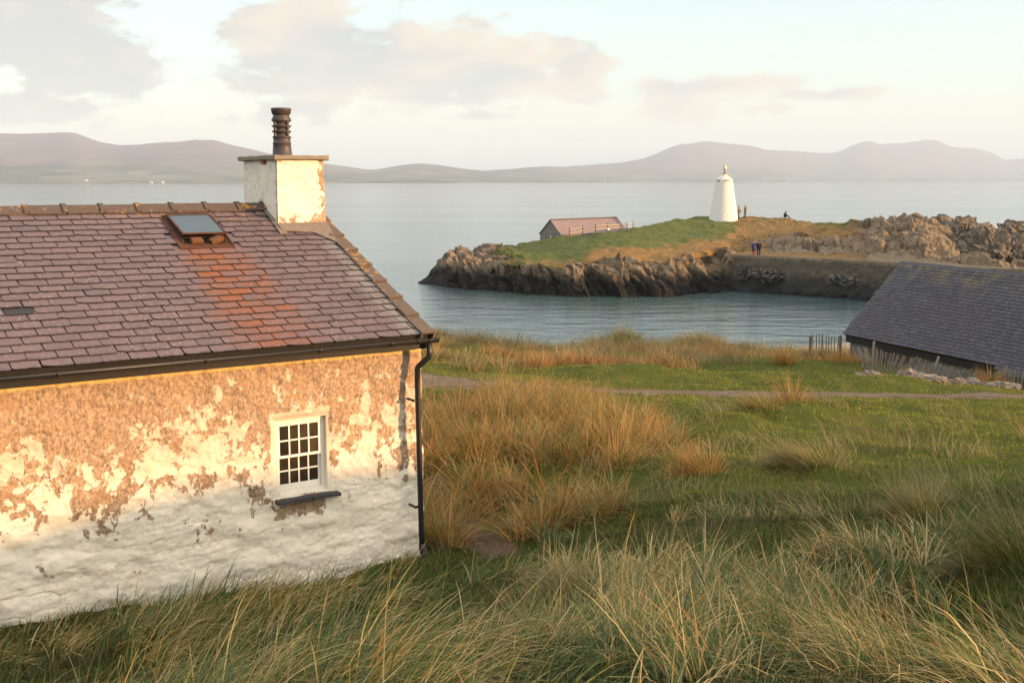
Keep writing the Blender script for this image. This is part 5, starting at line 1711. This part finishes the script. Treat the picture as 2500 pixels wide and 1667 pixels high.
def person(label, loc, rz, coat, legs, hair, pose='stand', coat_len=.62, extra=None, stride=.06):
    """A whole figure about 1.75 m tall facing local -y."""
    t = empty('person', loc, rz)
    tag(t, label, 'person', 'walkers on the islet')
    if pose == 'stand':
        s = stride
        J = dict(pel=(0, 0, .95), chest=(0, 0, 1.28), neck=(0, -.01, 1.50), head=(0, -.03, 1.63), top=(0, -.03, 1.72), hl=(-.10, 0, .90), kl=(-.11, -s * .8, .50), al=(-.11, -s, .09), fl=(-.12, -s - .15, .035),
                 hr=(.10, 0, .90), kr=(.11, s * .3, .50), ar=(.11, s, .09), fr=(.12, s - .15, .035), sl=(-.19, 0, 1.42), el=(-.24, .03, 1.14), wl=(-.20, -.12, .92), sr=(.19, 0, 1.42), er=(.24, .03, 1.14), wr=(.20, -.12, .92))
        if extra == 'arms_front':
            J.update(el=(-.24, -.05, 1.16), wl=(-.06, -.24, 1.14), er=(.24, -.05, 1.16), wr=(.06, -.24, 1.12))
    else:
        J = dict(pel=(0, .02, .20), chest=(0, -.03, .54), neck=(0, -.10, .76), head=(0, -.15, .88), top=(0, -.16, .97), hl=(-.10, 0, .17), kl=(-.16, -.38, .38), al=(-.14, -.62, .05), fl=(-.14, -.76, .0),
                 hr=(.10, 0, .17), kr=(.16, -.40, .36), ar=(.14, -.64, .05), fr=(.14, -.78, .0), sl=(-.19, -.04, .68), el=(-.25, -.14, .42), wl=(-.16, -.36, .36), sr=(.19, -.04, .68), er=(.25, -.14, .42), wr=(.16, -.36, .36))
    names = list(J)
    ix = {n_: i for i, n_ in enumerate(names)}
    E_ = [('pel', 'chest'), ('chest', 'neck'), ('neck', 'head'), ('head', 'top'), ('pel', 'hl'), ('hl', 'kl'), ('kl', 'al'), ('al', 'fl'), ('pel', 'hr'), ('hr', 'kr'), ('kr', 'ar'), ('ar', 'fr'), ('chest', 'sl'), ('sl', 'el'), ('el', 'wl'), ('chest', 'sr'), ('sr', 'er'), ('er', 'wr')]
    rad_ = dict(pel=.125, chest=.14, neck=.055, head=.095, top=.075, hl=.09, hr=.09, kl=.06, kr=.06, al=.045, ar=.045, fl=.035, fr=.035, sl=.06, sr=.06, el=.045, er=.045, wl=.032, wr=.032)
    body = skin_body('body', [J[n_] for n_ in names], [(ix[a], ix[b_]) for a, b_ in E_], [rad_[n_] for n_ in names], M_skin, t)
    # hands: palm with four fingers and a thumb each
    for sd, w_n, e_n in ((-1, 'wl', 'el'), (1, 'wr', 'er')):
        w0 = Vector(J[w_n])
        d = (w0 - Vector(J[e_n])).normalized()
        x = d.cross(Vector((0, 1, 0))).normalized()
        pts_, ed, ra_ = [w0 - d * .02, w0 + d * .07], [(0, 1)], [.028, .034]
        for k in range(4):
            b0 = w0 + d * .08 + x * (.024 * (k - 1.5))
            l_ = (.065, .078, .074, .058)[k]
            pts_ += [b0, b0 + d * l_ * .55, b0 + d * l_ + Vector((0, -.02, 0))]
            i0 = len(pts_) - 3
            ed += [(1, i0), (i0, i0 + 1), (i0 + 1, i0 + 2)]
            ra_ += [.010, .009, .008]
        b0 = w0 + d * .03 - x * sd * .03
        pts_ += [b0, b0 + d * .03 - x * sd * .028, b0 + d * .06 - x * sd * .03]
        i0 = len(pts_) - 3
        ed += [(0, i0), (i0, i0 + 1), (i0 + 1, i0 + 2)]
        ra_ += [.012, .010, .009]
        skin_body('hand', pts_, ed, ra_, M_skin, t, 0, 0)
    v = {k_: Vector(q) for k_, q in J.items()}
    # trousers and shoes
    tr = MB()
    for a, b_, c_ in (('hl', 'kl', 'al'), ('hr', 'kr', 'ar')):
        tr.tube([v[a] + Vector((0, 0, .03)), v[b_], v[c_] - (v[c_] - v[b_]).normalized() * -.01], [.105, .078, .066], 10)
    tr.tube([v['pel'] - Vector((0, 0, .06)), v['pel'] + (v['chest'] - v['pel']) * .3], [.15, .145], 12)
    tr.build('trousers', legs, t, True)
    for c_, f_ in (('al', 'fl'), ('ar', 'fr')):
        sh = MB()
        sh.tube([v[c_] + Vector((0, .05, -.04)), v[c_] + Vector((0, 0, -.03)), v[f_] + Vector((0, 0, .01)), v[f_] + Vector((0, -.04, 0))], [.035, .052, .045, .02], 8)
        sh.build('shoe', M_dark, t, True)
    # coat with sleeves
    ct = MB()
    if pose == 'stand':
        hem = 1.42 - coat_len
        ct.lathe([(.085, 1.49), (.12, 1.46), (.20, 1.40), (.205, 1.25), (.185, 1.08), (.205, .95), (.205 + max(0, .9 - hem) * .18, hem)], 14)
        for vv_ in ct.bm.verts:
            vv_.co.y *= .68
    else:
        ax = v['neck'] - v['pel']
        ct.tube([v['pel'] - ax * .12, v['pel'] + ax * .2, v['pel'] + ax * .6, v['pel'] + ax * .92, v['neck'] + Vector((0, 0, .01))], [.19, .20, .205, .17, .08], 12)
    for s_, e_, w_n in (('sl', 'el', 'wl'), ('sr', 'er', 'wr')):
        ct.tube([v[s_] - (v[e_] - v[s_]) * .05, v[s_], v[e_], v[e_] + (v[w_n] - v[e_]) * .94], [.05, .078, .062, .048], 9)
    ct.build('coat', coat, t, True)
    # face: nose, eyes, ears; hair or hat
    hd = v['head'] + Vector((0, 0, .015))
    nz_ = MB()
    nz_.prism([hd + Vector((-.014, -.088, -.03)), hd + Vector((.014, -.088, -.03)), hd + Vector((0, -.09, .015))], (0, -.022, -.004))
    nz_.build('nose', M_skin, t)
    for sd in (-1, 1):
        MB().box(hd + Vector((sd * .034 - .011, -.094, .012)), hd + Vector((sd * .034 + .011, -.086, .024))).build('eye', M_dark, t)
        MB().box(hd + Vector((sd * .092 - .01, -.02, -.03)), hd + Vector((sd * .092 + .01, .015, .03)), bevel=.006).build('ear', M_skin, t)
    MB().box(hd + Vector((-.024, -.092, -.056)), hd + Vector((.024, -.084, -.048))).build('mouth', M_clay, t)
    hr_ = MB()
    hr_.lathe([(.10, -.02), (.112, .02), (.108, .07), (.075, .11), (.02, .125)], 14, hd + Vector((0, .012, 0)))
    hr_.build('hair', hair, t, True)
    return t


c_tan, c_khaki, c_navy, c_blue, c_black = cloth_mat('tan_coat', (0.22, 0.13, 0.085)), cloth_mat('khaki_coat', (0.20, 0.15, 0.07)), cloth_mat('navy_coat', (0.012, 0.018, 0.045)), cloth_mat('blue_coat', (0.02, 0.035, 0.10)), cloth_mat('black_coat', (0.012, 0.012, 0.014))
c_brown, c_red, c_jean = cloth_mat('brown_trousers', (0.075, 0.045, 0.035)), cloth_mat('red_trousers', (0.22, 0.03, 0.03)), cloth_mat('khaki_trousers', (0.15, 0.10, 0.055))
h_dark, h_grey = cloth_mat('dark_hair', (0.03, 0.02, 0.015)), cloth_mat('grey_hat', (0.16, 0.14, 0.12))


def stand_at(px, py, D):
    p = spot(px, py, D)
    z = on_island(p.x, p.y)
    return Vector((p.x, p.y, z + .0))


p1 = person('person in a tan coat holding a bag close beside the white tower', stand_at(1803, 531, 158), R(60), c_tan, c_brown, h_dark, 'stand', .66, 'arms_front', .03)
bagp = p1.matrix_basis @ Vector((0, -.27, 1.0))
bg_ = MB()
bg_.box((-.13, -.05, -.16), (.13, .05, .08), bevel=.03).tube([(-.08, 0, .08), (-.05, 0, .16), (.05, 0, .16), (.08, 0, .08)], .012, 6)
hb = bg_.build('handbag', cloth_mat('dark_bag', (0.05, 0.02, 0.02)), None, False, bagp)
hb.rotation_euler = (0, 0, R(60))
tag(hb, 'small dark bag held by the person in the tan coat', 'bag')
person('person in khaki jacket and trousers standing right of the tan coat', stand_at(1819, 530.5, 158), R(-70), c_khaki, c_jean, h_grey, 'stand', .58, None, .07)
p = on_view(1916, 532.5, 155)
person('person in dark jacket sitting alone on the grassy crest', (p.x, p.y, p.z - .02), R(75), c_navy, c_black, h_dark, 'sit')
PIERP = [spot(1840, 621, 124.6), spot(1852, 622, 124.0)]
for i, p in enumerate(PIERP):
    PIERP[i] = Vector((p.x, p.y, max(on_island(p.x, p.y), 3.9)))
person('person in a long blue coat and red trousers on the pier', PIERP[0], R(-150), c_blue, c_red, h_grey, 'stand', .82, None, .1)
p5 = person('person in black clothes walking with a rucksack on the pier', PIERP[1], R(165), c_black, c_navy, h_dark, 'stand', .6, None, .16)
rs = MB()
rs.box((-.15, .13, 1.02), (.15, .32, 1.46), bevel=.05).box((-.11, .30, 1.06), (.11, .37, 1.26), bevel=.03)
rk_ = rs.build('rucksack', c_navy, None, False, p5.location)
rk_.rotation_euler = p5.rotation_euler
tag(rk_, 'dark rucksack on the back of the walker in black', 'rucksack')

# buoys far out
for px, py, lab in ((979, 462, 'tiny dark buoy out at sea right of the chimney'), (2465, 458, 'tiny dark buoy out at sea near the right edge')):
    d = direction(px, py)
    q = Vector((0, 0, EYE)) + d * (-EYE / d.z)
    mb = MB()
    mb.lathe([(.1, -.4), (.8, -.2), (.85, .25), (.4, .5), (.18, 1.5), (.3, 1.6), (.3, 2.0), (.05, 2.2)], 12)
    tag(mb.build('buoy', M_fascia, None, True, q), lab, 'buoy', 'sea buoys')

# ------------------------------------------------------------------ grass
GREEN = np.array([[.024, .045, .010], [.036, .064, .013], [.052, .080, .017], [.075, .098, .022]])
STRAW = np.array([[.30, .225, .095], [.24, .175, .075], [.36, .285, .14], [.19, .155, .060], [.155, .150, .050]])
TAWNY = np.array([[.44, .225, .065], [.33, .155, .045], [.52, .300, .105], [.19, .095, .037], [.36, .24, .075]])
DUNE = np.array([[.20, .185, .085], [.27, .215, .10], [.14, .145, .060], [.33, .24, .12]])


def pick(pal, n, wts=None):
    c = pal[rng.choice(len(pal), n, p=wts)]
    return c * (1 + rng.normal(0, .13, (n, 1))).clip(.6, 1.5)


def blades(name, root, h, w, head, lean, bend, col, seg, label, kind='stuff', cat='grass', group=None, loc=None, tip=1.12):
    """Tapering curved blades, one mesh. head: bearing they lean to, lean: start angle, bend: added along the length."""
    n = len(h)
    side = head + PI / 2 + rng.normal(0, .7, n)
    lv = seg + 1
    pos = np.array(root, dtype=np.float64)
    ths = [lean + bend * (k + .5) / seg for k in range(seg)]
    centers = [pos]
    for k in range(seg):
        th = ths[k]
        step = (h / seg)[:, None] * np.stack([np.sin(th) * np.cos(head), np.sin(th) * np.sin(head), np.cos(th)], -1)
        centers.append(centers[-1] + step)
    sd = np.stack([np.cos(side), np.sin(side), np.zeros(n)], -1)
    out, cc = [], []
    for k in range(seg):
        wk = w * (1 - .75 * (k / seg) ** 1.6) * .5
        out += [centers[k] - sd * wk[:, None], centers[k] + sd * wk[:, None]]
        f = 1 + (tip - 1) * k / seg
        cc += [col * f, col * f]
    out.append(centers[seg])
    cc.append(col * tip)
    nv = 2 * seg + 1
    V = np.stack(out, 1).reshape(-1, 3)
    C = np.stack(cc, 1).reshape(-1, 3)
    b0 = np.arange(n)[:, None] * nv
    fs = []
    if seg > 1:
        q = np.concatenate([b0 + np.array([[2 * k, 2 * k + 1, 2 * k + 3, 2 * k + 2]]) for k in range(seg - 1)])
        fs.append(q)
    fs.append(b0 + np.array([[2 * seg - 2, 2 * seg - 1, 2 * seg]]))
    o = link(name, mesh_np(name, V - (np.array(loc) if loc is not None else 0), fs, M_blade, True, C), None, loc)
    tag(o, label, cat, group, kind if kind != 'thing' else None)
    return o


def house_clear(x, y, m=0.0):
    """True where a root is outside the cottage and the barn."""
    dx, dy = x - EAVE.x, y - EAVE.y
    t = dx * WALLV.x + dy * WALLV.y
    g_ = dx * INV.x + dy * INV.y
    inside = (t < .20 + m) & (g_ > .16 - m) & (g_ < back - .2 + m)
    ex, ey = x - B_E.x, y - B_E.y
    t2 = ex * .3486 - ey * .9373
    g2 = ex * .9373 + ey * .3486
    inside |= (t2 > 0) & (g2 > .1) & (g2 < 2 * b_half)
    return ~inside


def scatter(n, r0, r1, a0, a1, power=1.0):
    """Random points in a sector (slopes a = x/y), density falling with distance for power > 0."""
    u = rng.random(n)
    e = 2 - power
    y = (r0 ** e + u * (r1 ** e - r0 ** e)) ** (1 / e) if abs(e) > 1e-6 else r0 * (r1 / r0) ** u
    x = (a0 + rng.random(n) * (a1 - a0)) * (y + .6)
    return x, y


def from_clumps(cx, cy, per, spread, hmean, hvar, wid, head0, hspread, lean0, leanv, bend0, bendv, radial=.6):
    """Blades grouped in clumps; they splay outwards and lean with the wind."""
    n = len(cx)
    k = rng.poisson(per, n).clip(4)
    idx = np.repeat(np.arange(n), k)
    m = len(idx)
    ang = rng.random(m) * 2 * PI
    rr = np.sqrt(rng.random(m)) * spread * (.6 + .8 * rng.random(n))[idx]
    x = cx[idx] + np.cos(ang) * rr
    y = cy[idx] + np.sin(ang) * rr
    hh = hmean[idx] if isinstance(hmean, np.ndarray) else np.full(m, hmean)
    h = hh * (1 + rng.normal(0, hvar, m)).clip(.35, 1.7)
    hd = head0[idx] + rng.normal(0, hspread, m)
    # blend with outward direction
    vx = (1 - radial) * np.cos(hd) + radial * np.cos(ang) * (rr / spread)
    vy = (1 - radial) * np.sin(hd) + radial * np.sin(ang) * (rr / spread)
    head = np.arctan2(vy, vx)
    lean = np.abs(rng.normal(lean0, leanv, m))
    bend = np.abs(rng.normal(bend0, bendv, m))
    w = wid * (.7 + .6 * rng.random(m))
    return idx, x, y, h, w, head, lean, bend


def wind(x, y):
    """Bearing (radians from +x, anticlockwise) the blades lean towards."""
    a = x / (y + .6)
    s = sstep(a, -.02, .30)
    base = (1 - s) * R(25) + s * R(150)
    return base + (fbm(p3(x / 2.2, y / 2.2), 2, .5, 51) - .5) * 3.2


# short turf, nearer
x, y = scatter(235000, 3.6, 14, -.64, .74, 1.15)
ok = house_clear(x, y) & (path_mask(x, y) < rng.random(len(x)) * 1.15)
x, y = x[ok], y[ok]
n = len(x)
z = height(x, y)
mott = fbm(p3(x / .5, y / .4), 3, .55, 61)
h = .085 * (.5 + rng.random(n)) * (.6 + 1.1 * mott)
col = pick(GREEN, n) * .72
st = rng.random(n) < .14 + .5 * sstep(mott, .55, .75)
col[st] = pick(STRAW, st.sum()) * .5
blades('turf', np.stack([x, y, z - .01], -1), h, .0065 * (.7 + .6 * rng.random(n)), rng.random(n) * 2 * PI, np.abs(rng.normal(.3, .25, n)), rng.random(n) * .9, col, 2, 'short green turf growing over the near slope')
x, y = scatter(330000, 12.5, 46, -.14, .74, 1.0)
ok = house_clear(x, y) & (path_mask(x, y) < rng.random(len(x)) * .95)
x, y = x[ok], y[ok]
z = height(x, y)
n = len(x)
mott = fbm(p3(x / .8, y / .6), 3, .55, 63)
h = .05 * (.5 + rng.random(n)) * (.4 + 1.3 * mott)
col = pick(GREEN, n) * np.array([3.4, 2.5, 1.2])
st = rng.random(n) < .12 + .5 * sstep(mott, .52, .75)
col[st] = pick(STRAW, st.sum()) * np.array([.62, .72, .5])
blades('lawn', np.stack([x, y, z - .01], -1), h, .012 * (.7 + .6 * rng.random(n)) * (1 + y / 30), rng.random(n) * 2 * PI, np.abs(rng.normal(.25, .25, n)), rng.random(n) * .7, col, 1, 'grazed green turf between the cottage and the path')

# long marram in the foreground, in leaning swathes with green hollows between
cx, cy = scatter(2000, 3.2, 13.5, -.64, .74, 1.0)
dens = fbm(p3(cx / 1.25, cy / .8), 3, .5, 71)
thr = .555 - .05 * sstep(cy, 7.5, 4.5) + .10 * sstep(cy, 7.0, 10.5) * sstep(cx / (cy + .6), .02, .15)
wallt = (cx - EAVE.x) * INV.x + (cy - EAVE.y) * INV.y
near_wall = (wallt > -1.6) & (cx < -1.2)
ok = house_clear(cx, cy, .05) & (path_mask(cx, cy) < .3) & ((dens > thr) | near_wall)
cx, cy = cx[ok], cy[ok]
n = len(cx)
hm = .27 + .26 * rng.random(n) + .30 * (fbm(p3(cx / 1.5, cy / 1.5), 2, .5, 73) - .5)
hm *= 1 - .28 * sstep(cy, 9, 13)
nw = near_wall[ok]
hm[nw] *= .85
idx, x, y, h, w, head, lean, bend = from_clumps(cx, cy, 66, .19, hm.clip(.16), .34, .0070, wind(cx, cy), .5, .50, .30, 1.55, .60, .45)
ok = house_clear(x, y, .02)
idx, x, y, h, w, head, lean, bend = (q[ok] for q in (idx, x, y, h, w, head, lean, bend))
z = height(x, y)
m = len(x)
tone = rng.random(n)[idx] + rng.normal(0, .25, m) + .5 * (fbm(p3(x / 1.1, y / 1.1), 2, .5, 75) - .5)
col = pick(STRAW, m) * 1.4
gr = tone > .50
col[gr] = pick(GREEN, gr.sum()) * np.array([1.35, 1.4, 1.4])
hot = rng.random(m) < .07
col[hot] = pick(TAWNY, hot.sum()) * 1.1
blades('marram_grass', np.stack([x, y, z - .02], -1), h, np.maximum(w, .0013 * y * w / .0085), head, lean, bend, col, 4, 'long drooping marram grass across the shaded foreground slope')

# tawny grass filling the hollow to the right of the cottage
cx, cy = scatter(1500, 13.6, 27.0, -.115, .155, .6)
u_ = cx / (cy + .6)
lim = .155 - .055 * sstep(cy, 20, 26) - .05 * sstep(cy, 14.6, 13.6) + .05 * (fbm(p3(cx / 1.2, cy / 1.6), 3, .5, 81) - .5)
ok = house_clear(cx, cy, .1) & (path_mask(cx, cy) < .2 + .6 * rng.random(len(cx))) & (u_ < lim) & (fbm(p3(cx / .8, cy / .8), 3, .5, 82) > .435)
cx, cy = cx[ok], cy[ok]
n = len(cx)
hm = .42 + .30 * rng.random(n) + .5 * (fbm(p3(cx / 1.3, cy / 1.3), 2, .5, 83) - .5)
idx, x, y, h, w, head, lean, bend = from_clumps(cx, cy, 58, .26, hm, .30, .0105, rng.random(n) * 2 * PI, .8, .48, .30, 1.0, .55, .40)
ok = house_clear(x, y, .05)
idx, x, y, h, w, head, lean, bend = (q[ok] for q in (idx, x, y, h, w, head, lean, bend))
z = height(x, y)
m = len(x)
col = pick(TAWNY, m)
tone = rng.random(n)[idx] + rng.normal(0, .2, m)
gr = tone > .66
col[gr] = pick(STRAW, gr.sum()) * np.array([.95, 1.05, .9])
gr = tone < .12
col[gr] = pick(GREEN, gr.sum()) * 1.7
blades('tawny_grass', np.stack([x, y, z - .02], -1), h, w, head, lean, bend, col, 4, 'tall tawny dry grass filling the bank right of the cottage corner')

# thinner drifts over the green slope
cx, cy = scatter(220, 11.0, 25, .10, .56, .8)
dens = fbm(p3(cx / 1.6, cy / 1.1), 3, .5, 85)
ok = (dens > .48 + .12 * sstep(cy, 14.5, 18)) & (path_mask(cx, cy) < .2)
cx, cy = cx[ok], cy[ok]
n = len(cx)
idx, x, y, h, w, head, lean, bend = from_clumps(cx, cy, 46, .34, .30 + .22 * rng.random(n), .3, .0085, wind(cx, cy), .55, .55, .28, .8, .4, .35)
z = height(x, y)
m = len(x)
col = pick(STRAW, m) * .9
gr = rng.random(m) > .62
col[gr] = pick(GREEN, gr.sum()) * 1.6
blades('drift_grass', np.stack([x, y, z - .02], -1), h, w, head, lean, bend, col, 3, 'thin pale grass drifts over the green middle slope')

# dune crest
cx, cy = scatter(2600, 33.5, 51, -.13, .50, .4)
ridge_ = sstep(cy, 37, 42)
dens = fbm(p3(cx / 2.0, cy / 1.6), 3, .55, 91)
lawnish = sstep(cx / (cy + .6), -.02, .06) * sstep(cy, 36.5, 35.0)
ok = house_clear(cx, cy, .2) & (path_mask(cx, cy) < .1) & (dens > .54 - .10 * ridge_ + .3 * lawnish)
cx, cy = cx[ok], cy[ok]
n = len(cx)
hm = .24 + .26 * rng.random(n) + .8 * (fbm(p3(cx / 1.8, cy / 1.8), 2, .5, 93) - .5).clip(-.3, .4)
idx, x, y, h, w, head, lean, bend = from_clumps(cx, cy, 52, .42, hm.clip(.16), .34, .016, wind(cx, cy), .9, .36, .25, .9, .5, .5)
ok = house_clear(x, y, .05)
idx, x, y, h, w, head, lean, bend = (q[ok] for q in (idx, x, y, h, w, head, lean, bend))
z = height(x, y)
m = len(x)
front = sstep(y, 46, 40)
col = pick(DUNE, m)
pat = fbm(p3(x / 2.2, y / 1.8), 3, .5, 95)
col *= (.55 + .9 * fbm(p3(x / 1.2, y / 1.2), 2, .5, 97))[:, None]
tw = rng.random(m) < .10 + .75 * front * sstep(pat, .42, .54)
col[tw] = pick(TAWNY, tw.sum()) * 1.05
blades('dune_grass', np.stack([x, y, z - .02], -1), h, w, head, lean, bend, col, 3, 'shaggy straw coloured grass along the dune crest above the cove')

# individual tussocks
for i, (px, py, D, rad_, cnt, hh, hd, ln, pal, wd, lab) in enumerate((
        (1960, 1150, 15.4, .36, 1100, .72, R(165), .95, 'straw', .0075, 'biggest windswept tussock on the middle of the green slope'),
        (1935, 1010, 23.2, .20, 520, .80, R(100), .12, 'tawny', .010, 'upright tawny tussock on top of the combed over mound'),
        (1830, 1022, 22.4, .45, 700, .62, R(185), .85, 'straw', .010, 'straw tussock combed flat to the left of the upright tawny one'),
        (2230, 1245, 12.2, .26, 800, .50, R(150), .60, 'straw', .0065, 'pale straw tussock below the big windswept one, to its right'),
        (2470, 1420, 8.7, .34, 1500, .80, R(150), .50, 'mix', .0055, 'large dense tussock cut by the right edge of the picture'),
        (1700, 1160, 15.6, .30, 750, .55, R(140), .55, 'tawny', .0085, 'brown tussock at the right foot of the tawny grass bank'),
        (1560, 1065, 19.0, .32, 800, .66, R(95), .30, 'tawny', .009, 'tall sunlit tussock at the right end of the tawny bank'),
        (1120, 1000, 22.5, .42, 1000, .95, R(85), .22, 'tawny', .010, 'tallest glowing tussock next to the cottage wall'),
        (1330, 1545, 6.9, .26, 900, .62, R(140), .62, 'straw', .0050, 'low pale tussock at the lower middle of the foreground'),
        (1400, 1420, 9.3, .25, 700, .50, R(150), .6, 'straw', .0058, 'straw tussock with pinkish base above the lower middle one'),
        (1915, 910, 36.0, .24, 420, .72, R(90), .15, 'tawny', .014, 'small orange upright tuft just beyond the path'),
        (2420, 938, 33.0, .28, 520, .95, R(95), .12, 'tawny', .014, 'tall orange tuft standing before the paling fence'),
        (1710, 845, 47.2, 1.0, 1900, .85, R(90), .30, 'dune', .016, 'broad grey green tussock highest on the dune crest'),
        (1520, 850, 47.2, .6, 1200, .85, R(100), .28, 'dune', .016, 'round tussock on the dune crest left of the broad one'),
        (1075, 815, 46.2, .35, 700, .62, R(90), .25, 'dune', .016, 'dark tussock on the dune crest nearest the cottage gutter'),
        (1340, 848, 47.5, .55, 1000, .72, R(90), .30, 'dune', .016, 'low brownish tussock where the dune crest dips lowest'),
        (1840, 850, 46.5, .7, 1200, .62, R(95), .35, 'dune', .016, 'flat topped tussock on the crest left of the short fence'))):
    p = spot(px, py, D)
    a = rng.random(cnt) * 2 * PI
    lob = .65 + .7 * vnoise(np.stack([np.cos(a) * 1.6 + i * 3.1, np.sin(a) * 1.6, a * 0], -1), 5)
    rr = rng.random(cnt) ** .62 * rad_ * 1.25 * lob
    x, y = p.x + np.cos(a) * rr, p.y + np.sin(a) * rr
    z = height(x, y)
    f = rr / rad_
    h = hh * (1 + rng.normal(0, .2, cnt)).clip(.4, 1.4) * (1 - .38 * f.clip(0, 1.4)) * (.55 + .9 * fbm(p3(x / (rad_ * .5), y / (rad_ * .5)), 2, .5, 7))
    hv = hd + rng.normal(0, .4, cnt)
    vx = np.cos(hv) * ln + np.cos(a) * f * .75
    vy = np.sin(hv) * ln + np.sin(a) * f * .75
    head = np.arctan2(vy, vx)
    lean = np.hypot(vx, vy) * .62 + np.abs(rng.normal(0, .12, cnt))
    bend = np.abs(rng.normal(.35 + ln * .55, .3, cnt))
    if pal == 'mix':
        col = np.where((rng.random(cnt) < .5)[:, None], pick(STRAW, cnt) * .85, pick(GREEN, cnt) * 1.5)
    else:
        col = pick({'tawny': TAWNY, 'straw': STRAW, 'dune': DUNE}[pal], cnt)
        g2 = rng.random(cnt) < .15
        col[g2] = pick(GREEN, g2.sum()) * 1.4
    blades('grass_tussock', np.stack([x, y, z - .03], -1), h, np.full(cnt, wd) * (.7 + .6 * rng.random(cnt)), head, lean, bend, col, 4, lab, 'thing', 'tussock', 'grass tussocks', (p.x, p.y, float(height([p.x], [p.y])[0])))
